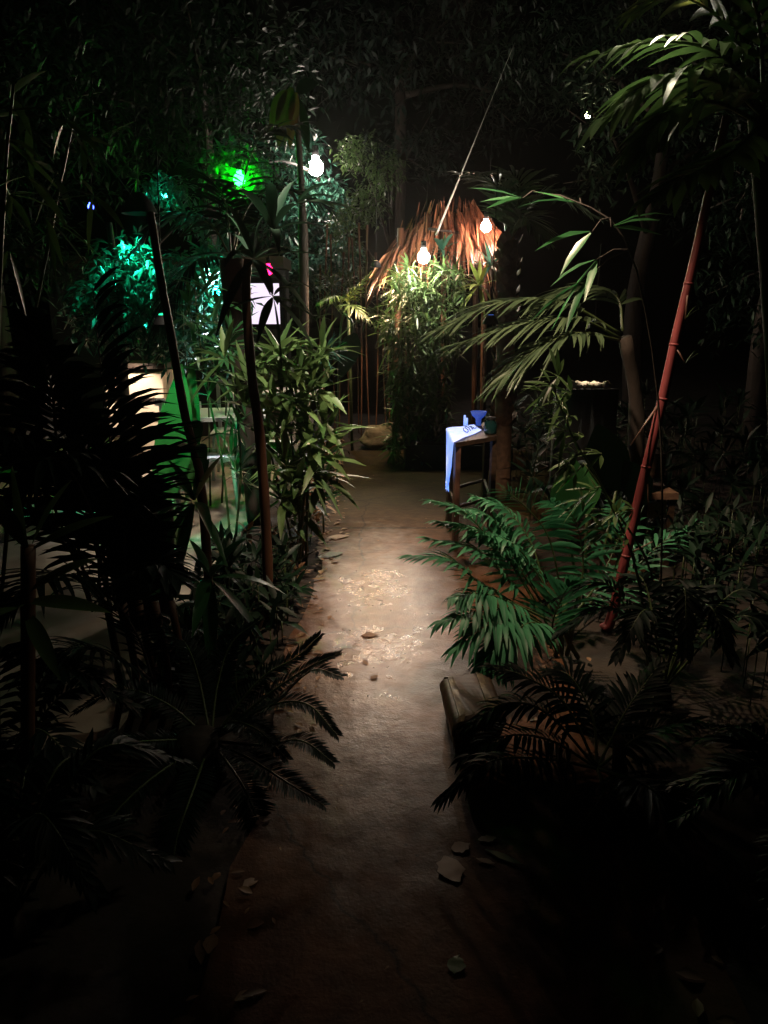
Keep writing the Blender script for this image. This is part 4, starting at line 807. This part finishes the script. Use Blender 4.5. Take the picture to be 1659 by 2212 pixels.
# dry brown leaf hanging in the crown
t = thing('banana_plant', foot(640, 700, 8.0), 'banana plant holding a brown withered leaf above the star lamp', 'plant')
m = MB(); m.tube(curve([foot(650, 700, 8.0), P(655, 500, 8.0), P(638, 205, 8.0)], 10), [0.05]*6+[0.03]*5, 0, 9); m.build('stem', M['bark'], t)
for a, b, w, mm in (((630, 190, 7.9), (598, 290, 7.7), 0.17, 'leafbr'), ((640, 200, 7.9), (625, 300, 7.8), 0.13, 'leafbr'), ((615, 195, 7.9), (580, 265, 7.8), 0.12, 'leafbr'), ((640, 260, 7.9), (612, 300, 7.8), 0.06, 'leaffall'), ((645, 215, 8.0), (668, 310, 8.0), 0.12, 'leafdk'), ((640, 200, 8.0), (690, 160, 7.9), 0.14, 'leafdk')):
    leaf_part(t, P(*a), P(*b), w, M[mm], V((R.uniform(-.5, .5), -1, 0.2)), 0.25, 0.4, 0.3)
# ================================================================== BANANA LEAF GREEN (left)
B0 = foot(375, 1060, 4.9)
t = thing('banana_plant', B0, 'banana plant with tall smooth emerald leaves behind the thin brown stem', 'plant')
for a, b, w in (((372, 1075, 4.9), (392, 775, 4.9), 0.24), ((405, 1075, 5.0), (415, 765, 5.1), 0.16), ((345, 1130, 4.8), (352, 860, 4.85), 0.12)):
    m = MB(); m.tube([B0, P(*a)], 0.02, 0, 7); m.build('stalk', M['stem'], t)
    leaf_part(t, P(*a), P(*b), w, M['leafbroad'], V((-0.1, -1, 0.25)), 0.03, 0.42, 0.10)
shaded(P(352, 690, 4.35), P(382, 930, 4.95), (0.03, 1.0, 0.4), 120, 'green shaded lamp added behind the thin brown stem to light the banana leaves', 27, 0.7, 0.055, 0.9, 2.0, 0.025)  # extra green spot, put in to brighten the banana leaves
# ================================================================== BIG DARK PALM, NEAR LEFT
N0 = foot(300, 1640, 2.5)
t = thing('areca_palm', N0, 'big dark areca palm in silhouette at the near left', 'palm')
m = MB()
for k in range(5):
    x = 250+35*k; m.tube(curve([N0+V((-0.1+0.06*k, R.uniform(-.05, .05), 0)), P(x+10, 1480, 2.5), P(x-20, 1300, 2.5)], 8), 0.014, 0, 7)
m.build('stem', M['brown'], t)
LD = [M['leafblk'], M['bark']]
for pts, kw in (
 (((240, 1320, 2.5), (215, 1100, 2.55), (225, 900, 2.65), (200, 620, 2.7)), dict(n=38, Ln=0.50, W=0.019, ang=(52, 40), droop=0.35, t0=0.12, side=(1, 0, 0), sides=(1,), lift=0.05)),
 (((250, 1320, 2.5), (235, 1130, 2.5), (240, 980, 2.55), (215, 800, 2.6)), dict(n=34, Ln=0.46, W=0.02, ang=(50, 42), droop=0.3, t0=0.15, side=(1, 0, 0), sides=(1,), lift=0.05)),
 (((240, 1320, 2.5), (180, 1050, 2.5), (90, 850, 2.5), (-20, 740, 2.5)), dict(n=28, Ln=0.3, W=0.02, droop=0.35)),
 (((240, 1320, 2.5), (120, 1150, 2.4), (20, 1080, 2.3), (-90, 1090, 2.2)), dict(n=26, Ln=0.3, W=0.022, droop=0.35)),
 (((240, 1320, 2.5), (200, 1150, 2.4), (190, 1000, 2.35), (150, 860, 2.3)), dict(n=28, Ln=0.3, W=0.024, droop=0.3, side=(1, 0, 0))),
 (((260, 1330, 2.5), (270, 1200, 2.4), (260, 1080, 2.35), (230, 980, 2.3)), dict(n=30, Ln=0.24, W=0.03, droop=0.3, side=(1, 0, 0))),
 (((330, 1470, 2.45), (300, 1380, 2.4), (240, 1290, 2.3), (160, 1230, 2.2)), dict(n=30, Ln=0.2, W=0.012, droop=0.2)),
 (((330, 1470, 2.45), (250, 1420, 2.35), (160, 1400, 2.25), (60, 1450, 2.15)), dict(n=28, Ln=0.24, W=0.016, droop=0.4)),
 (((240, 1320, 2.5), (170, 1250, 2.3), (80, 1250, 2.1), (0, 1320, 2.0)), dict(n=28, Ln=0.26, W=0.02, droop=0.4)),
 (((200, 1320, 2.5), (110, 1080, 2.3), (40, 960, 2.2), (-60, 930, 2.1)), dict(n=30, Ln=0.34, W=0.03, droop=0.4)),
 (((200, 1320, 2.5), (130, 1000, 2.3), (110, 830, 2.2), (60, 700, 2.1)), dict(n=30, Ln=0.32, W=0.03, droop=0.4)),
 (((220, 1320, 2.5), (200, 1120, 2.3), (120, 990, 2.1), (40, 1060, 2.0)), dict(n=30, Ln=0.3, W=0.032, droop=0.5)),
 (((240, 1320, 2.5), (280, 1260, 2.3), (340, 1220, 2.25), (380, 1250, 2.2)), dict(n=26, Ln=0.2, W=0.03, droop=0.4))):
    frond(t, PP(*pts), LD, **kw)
# near-left dracaena with olive blades
t = thing('dracaena', foot(40, 1700, 1.9), 'dracaena with long olive blades at the left frame edge', 'plant')
m = MB(); m.tube(curve([foot(40, 1700, 1.9), P(60, 1400, 1.9), P(60, 1180, 1.9)], 8), 0.02, 0, 7); m.build('stem', M['brown'], t)
for a, b, w in (((70, 1175, 1.9), (152, 1000, 1.85), 0.04), ((65, 1190, 1.9), (245, 1075, 1.85), 0.035), ((60, 1280, 1.9), (215, 1170, 1.85), 0.04), ((60, 1185, 1.9), (-40, 1020, 1.85), 0.045), ((60, 1200, 1.9), (20, 960, 1.85), 0.04), ((60, 1300, 1.9), (240, 1290, 1.8), 0.045), ((60, 1300, 1.9), (-40, 1330, 1.8), 0.045), ((55, 1320, 1.9), (130, 1450, 1.8), 0.045)):
    leaf_part(t, P(*a), P(*b), w, M['leafol'], V((-0.2, -0.6, 1)), 0.15, 0.4, 0.25)
# bamboo leaves in the dark top left
cn_ = [PP((-30, 1500, 2.6), (-10, 900, 2.6), (10, 400, 2.6), (30, 180, 2.6)), PP((-30, 1500, 2.6), (40, 900, 2.7), (110, 500, 2.75), (160, 250, 2.8))]
for c in cn_: c[0].z = 0
bamboo('bamboo_shrub', 'bamboo with sparse green blades at the upper left frame edge', 'bamboo', cn_[0][0], cn_, at([(20, 210), (10, 300), (60, 250), (100, 470), (140, 260), (20, 420), (60, 380), (180, 300), (120, 380), (200, 420), (20, 540)], 2.65, (0.4, -0.5, -0.4)), M['leafol'], M['stem'], 0.2, 0.028, 0.008, n=(3, 5), spread=(10, 70))
# ================================================================== CYCAD AT LEFT OF PATH
C0 = foot(440, 1760, 2.25)
t = thing('cycad', C0, 'dark cycad whose toothed fronds reach over the path from the left', 'cycad')
m = MB(); m.tube([C0, C0+V((0, 0, 0.16))], [0.09, 0.07], 0, 10); m.build('trunk', M['bark'], t)
Cp = (455, 1600, 2.3)
def cyc(x): return (0.75+0.25*math.sin(PI*min(1, x+0.15)))*(1-0.55*x**3)
for pts in ((Cp, (560, 1470, 2.4), (640, 1420, 2.45), (692, 1372, 2.5)), (Cp, (580, 1500, 2.35), (670, 1440, 2.35), (733, 1412, 2.35)), (Cp, (580, 1530, 2.3), (670, 1450, 2.25), (738, 1462, 2.2)), (Cp, (570, 1530, 2.2), (660, 1520, 2.15), (728, 1588, 2.1)), (Cp, (570, 1610, 2.15), (650, 1600, 2.05), (720, 1648, 2.0)), (Cp, (540, 1640, 2.1), (620, 1690, 2.0), (700, 1740, 1.95)),
            (Cp, (520, 1690, 2.1), (560, 1780, 2.0), (600, 1880, 1.9)), (Cp, (420, 1700, 2.05), (380, 1820, 1.9), (370, 1950, 1.8)), (Cp, (340, 1600, 2.2), (220, 1620, 2.1), (120, 1720, 2.0)), (Cp, (360, 1520, 2.35), (260, 1490, 2.35), (160, 1540, 2.3)), (Cp, (470, 1480, 2.45), (500, 1390, 2.55), (560, 1340, 2.6)), (Cp, (430, 1470, 2.45), (400, 1390, 2.5), (350, 1350, 2.5)), (Cp, (330, 1680, 2.1), (230, 1780, 1.95), (170, 1900, 1.85)), (Cp, (500, 1560, 2.25), (560, 1580, 2.15), (620, 1640, 2.1))):
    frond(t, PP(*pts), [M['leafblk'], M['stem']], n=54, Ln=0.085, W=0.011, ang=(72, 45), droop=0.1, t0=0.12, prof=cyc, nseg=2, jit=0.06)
# dark leafy ground plants lower left and lower right corners
def corner(name, label, base, pts, L_):
    t = thing(name, base, label, 'fern')
    m = MB(); m.tube([base, base+V((0, 0, 0.08))], [0.04, 0.03], 0, 8); m.build('crown_base', M['bark'], t)
    for q in pts: frond(t, [base+V((0, 0, 0.07)), base+V((q[0]*0.5, q[1]*0.5, q[2])), base+V((q[0], q[1], q[2]*0.75))], [M['leafblk'], M['stem']], n=26, Ln=L_, W=0.02, droop=0.3)
def fan(k, rad, h): return [(rad*math.cos(2*PI*i/k+R.uniform(-.2, .2))*R.uniform(.75, 1.1), rad*math.sin(2*PI*i/k)*R.uniform(.75, 1.1), h*R.uniform(.7, 1.2)) for i in range(k)]
corner('fern', 'dark fern filling the lower left corner', V((-0.95, 1.55, 0)), fan(11, 0.5, 0.42), 0.13)
corner('fern', 'dark fern below the left palm, left of the cycad', V((-1.25, 2.1, 0)), fan(10, 0.5, 0.45), 0.13)
corner('fern', 'dark fern at the right edge below the dwarf palm', V((1.2, 1.75, 0)), fan(11, 0.45, 0.4), 0.12)
corner('fern', 'dark fern at the foot of the red cane', V((1.15, 2.75, 0)), fan(10, 0.5, 0.5), 0.13)
# ================================================================== LEAF LITTER
m = MB()
for k in range(420):
    y = R.uniform(1.2, 7.3); sd_ = R.random()
    x = (-0.42+R.gauss(0, 0.07)) if sd_ < 0.55 else ((0.8 if y < 3.9 else min(1.7, 0.8+(y-3.9)*2.4))+R.gauss(-0.03, 0.09)) if sd_ < 0.8 else R.uniform(-0.4, 0.7)
    an = R.uniform(0, 6.28); l_ = R.uniform(0.02, 0.07) if sd_ < 0.8 else R.uniform(0.006, 0.02)
    m.leaf(V((x, y, 0.0165)), V((math.cos(an), math.sin(an), R.uniform(-.05, .25))), l_, l_*R.uniform(.3, .6), ZU, 0.15, 0, 3, 0.3)
tag(m.build('leaf_litter', M['leafbr']), 'dry brown leaf litter and crumbs scattered along both path edges', 'leaf litter', None, 'stuff')
# ================================================================== FALLEN LEAVES
for (x, y, ln, w, rz, lab, mm) in ((728, 1160, .15, .09, .3, 'curled pale fallen leaf beside the slab joint', 'leaffall'), (713, 1199, .17, .1, .6, 'dull grey-green fallen leaf at the left path edge', 'leafol'),
    (975, 1880, .10, .075, 1.9, 'largest tan fallen leaf in the dark foreground', 'leaffall'), (993, 1830, .055, .05, .4, 'small round pale fallen leaf above the large tan one', 'leaffall'), (1051, 1812, .05, .03, .1, 'tiny torn fallen leaf right of the round one', 'leaffall'),
    (1050, 1860, .05, .02, 2.8, 'thin brown fallen leaf right of the large tan one', 'leafbr'), (1085, 1850, .11, .025, -.6, 'long narrow greenish fallen leaf near the right soil edge', 'leafol'), (985, 2085, .05, .045, 1.2, 'small green fallen leaf nearest the camera', 'leafol'),
    (796, 1372, .075, .05, .2, 'dark wet fallen leaf in the bright patch of path', 'leafbr'), (790, 1432, .05, .02, 2.0, 'dark forked leaf scrap below the bright patch', 'leafbr'), (808, 1463, .04, .03, .8, 'dark crumb of leaf above the path crack', 'leafbr'), (1008, 1170, .06, .035, .2, 'pale leaf fleck on the path before the areca palm', 'leaffall')):
    p = G(x, y, 0.016); m = MB()
    d = V((math.cos(rz), math.sin(rz), 0)); m.leaf(p-d*ln*0.5, d, ln*1.1, w, ZU, -0.02, 0, 8, 0.05, R.uniform(.4, .9), 0.5)
    for i in range(len(m.v)): v = m.v[i]; m.v[i] = (v[0]+R.uniform(-.07, .07)*w, v[1]+R.uniform(-.07, .07)*w, max(0.0145, v[2]+R.uniform(-.001, .0015)))
    o = m.build('fallen_leaf', M[mm], None, True, p); tag(o, lab, 'leaf', 'fallen leaves on the path')
# ================================================================== HAZE ADDED FOR A BLOOM-LIKE GLOW ROUND THE LAMPS
hm, nt, N, L = new_mat('night_haze'); _o = N.new('ShaderNodeOutputMaterial'); _v = N.new('ShaderNodeVolumePrincipled')
_v.inputs['Color'].default_value = (0.9, 0.92, 0.92, 1); _v.inputs['Density'].default_value = 0.0008; _v.inputs['Anisotropy'].default_value = 0.8; L.new(_v.outputs[0], _o.inputs['Volume'])
m = MB(); m.box((0, 8, 5.0), (60, 60, 12.2)); hz = m.build('haze', hm, None, False); hz['kind'] = 'stuff'; hz['label'] = 'thin haze added for a soft glow round the lamps'; hz['category'] = 'haze'
# ================================================================== NIGHT SKY + MOON
w = bpy.data.worlds.new('World'); sc.world = w; w.use_nodes = True; nt = w.node_tree
bg = nt.nodes['Background']; sky = nt.nodes.new('ShaderNodeTexSky'); sky.sky_type = 'NISHITA'; sky.sun_disc = False
sky.sun_elevation = math.radians(-5.5); sky.sun_rotation = math.radians(200)
nt.links.new(sky.outputs[0], bg.inputs[0]); bg.inputs[1].default_value = 0.06
GR = dict(bamboo_shrub='bamboo shrubs beside the path', dracaena='dracaenas around the garden', fern='dark ferns along the near path edges', elephant_ear='elephant ear plants', banana_plant='banana plants on the left', areca_palm='areca palms flanking the path')
for o in list(COL.objects):
    k = o.name.split('.')[0]
    if o.parent is None and k in GR and 'label' in o and 'group' not in o: o['group'] = GR[k]
for o in list(COL.objects):
    if '_org' in o: del o['_org']
sc.view_settings.view_transform = 'Standard'; sc.view_settings.look = 'None'; sc.view_settings.exposure = 0; sc.view_settings.gamma = 1
sc.cycles.max_bounces = 5; sc.cycles.diffuse_bounces = 2; sc.cycles.glossy_bounces = 2; sc.cycles.transmission_bounces = 3; sc.cycles.sample_clamp_indirect = 2.0; sc.cycles.sample_clamp_direct = 0
sc.cycles.caustics_reflective = False; sc.cycles.caustics_refractive = False
sc.cycles.use_denoising = True
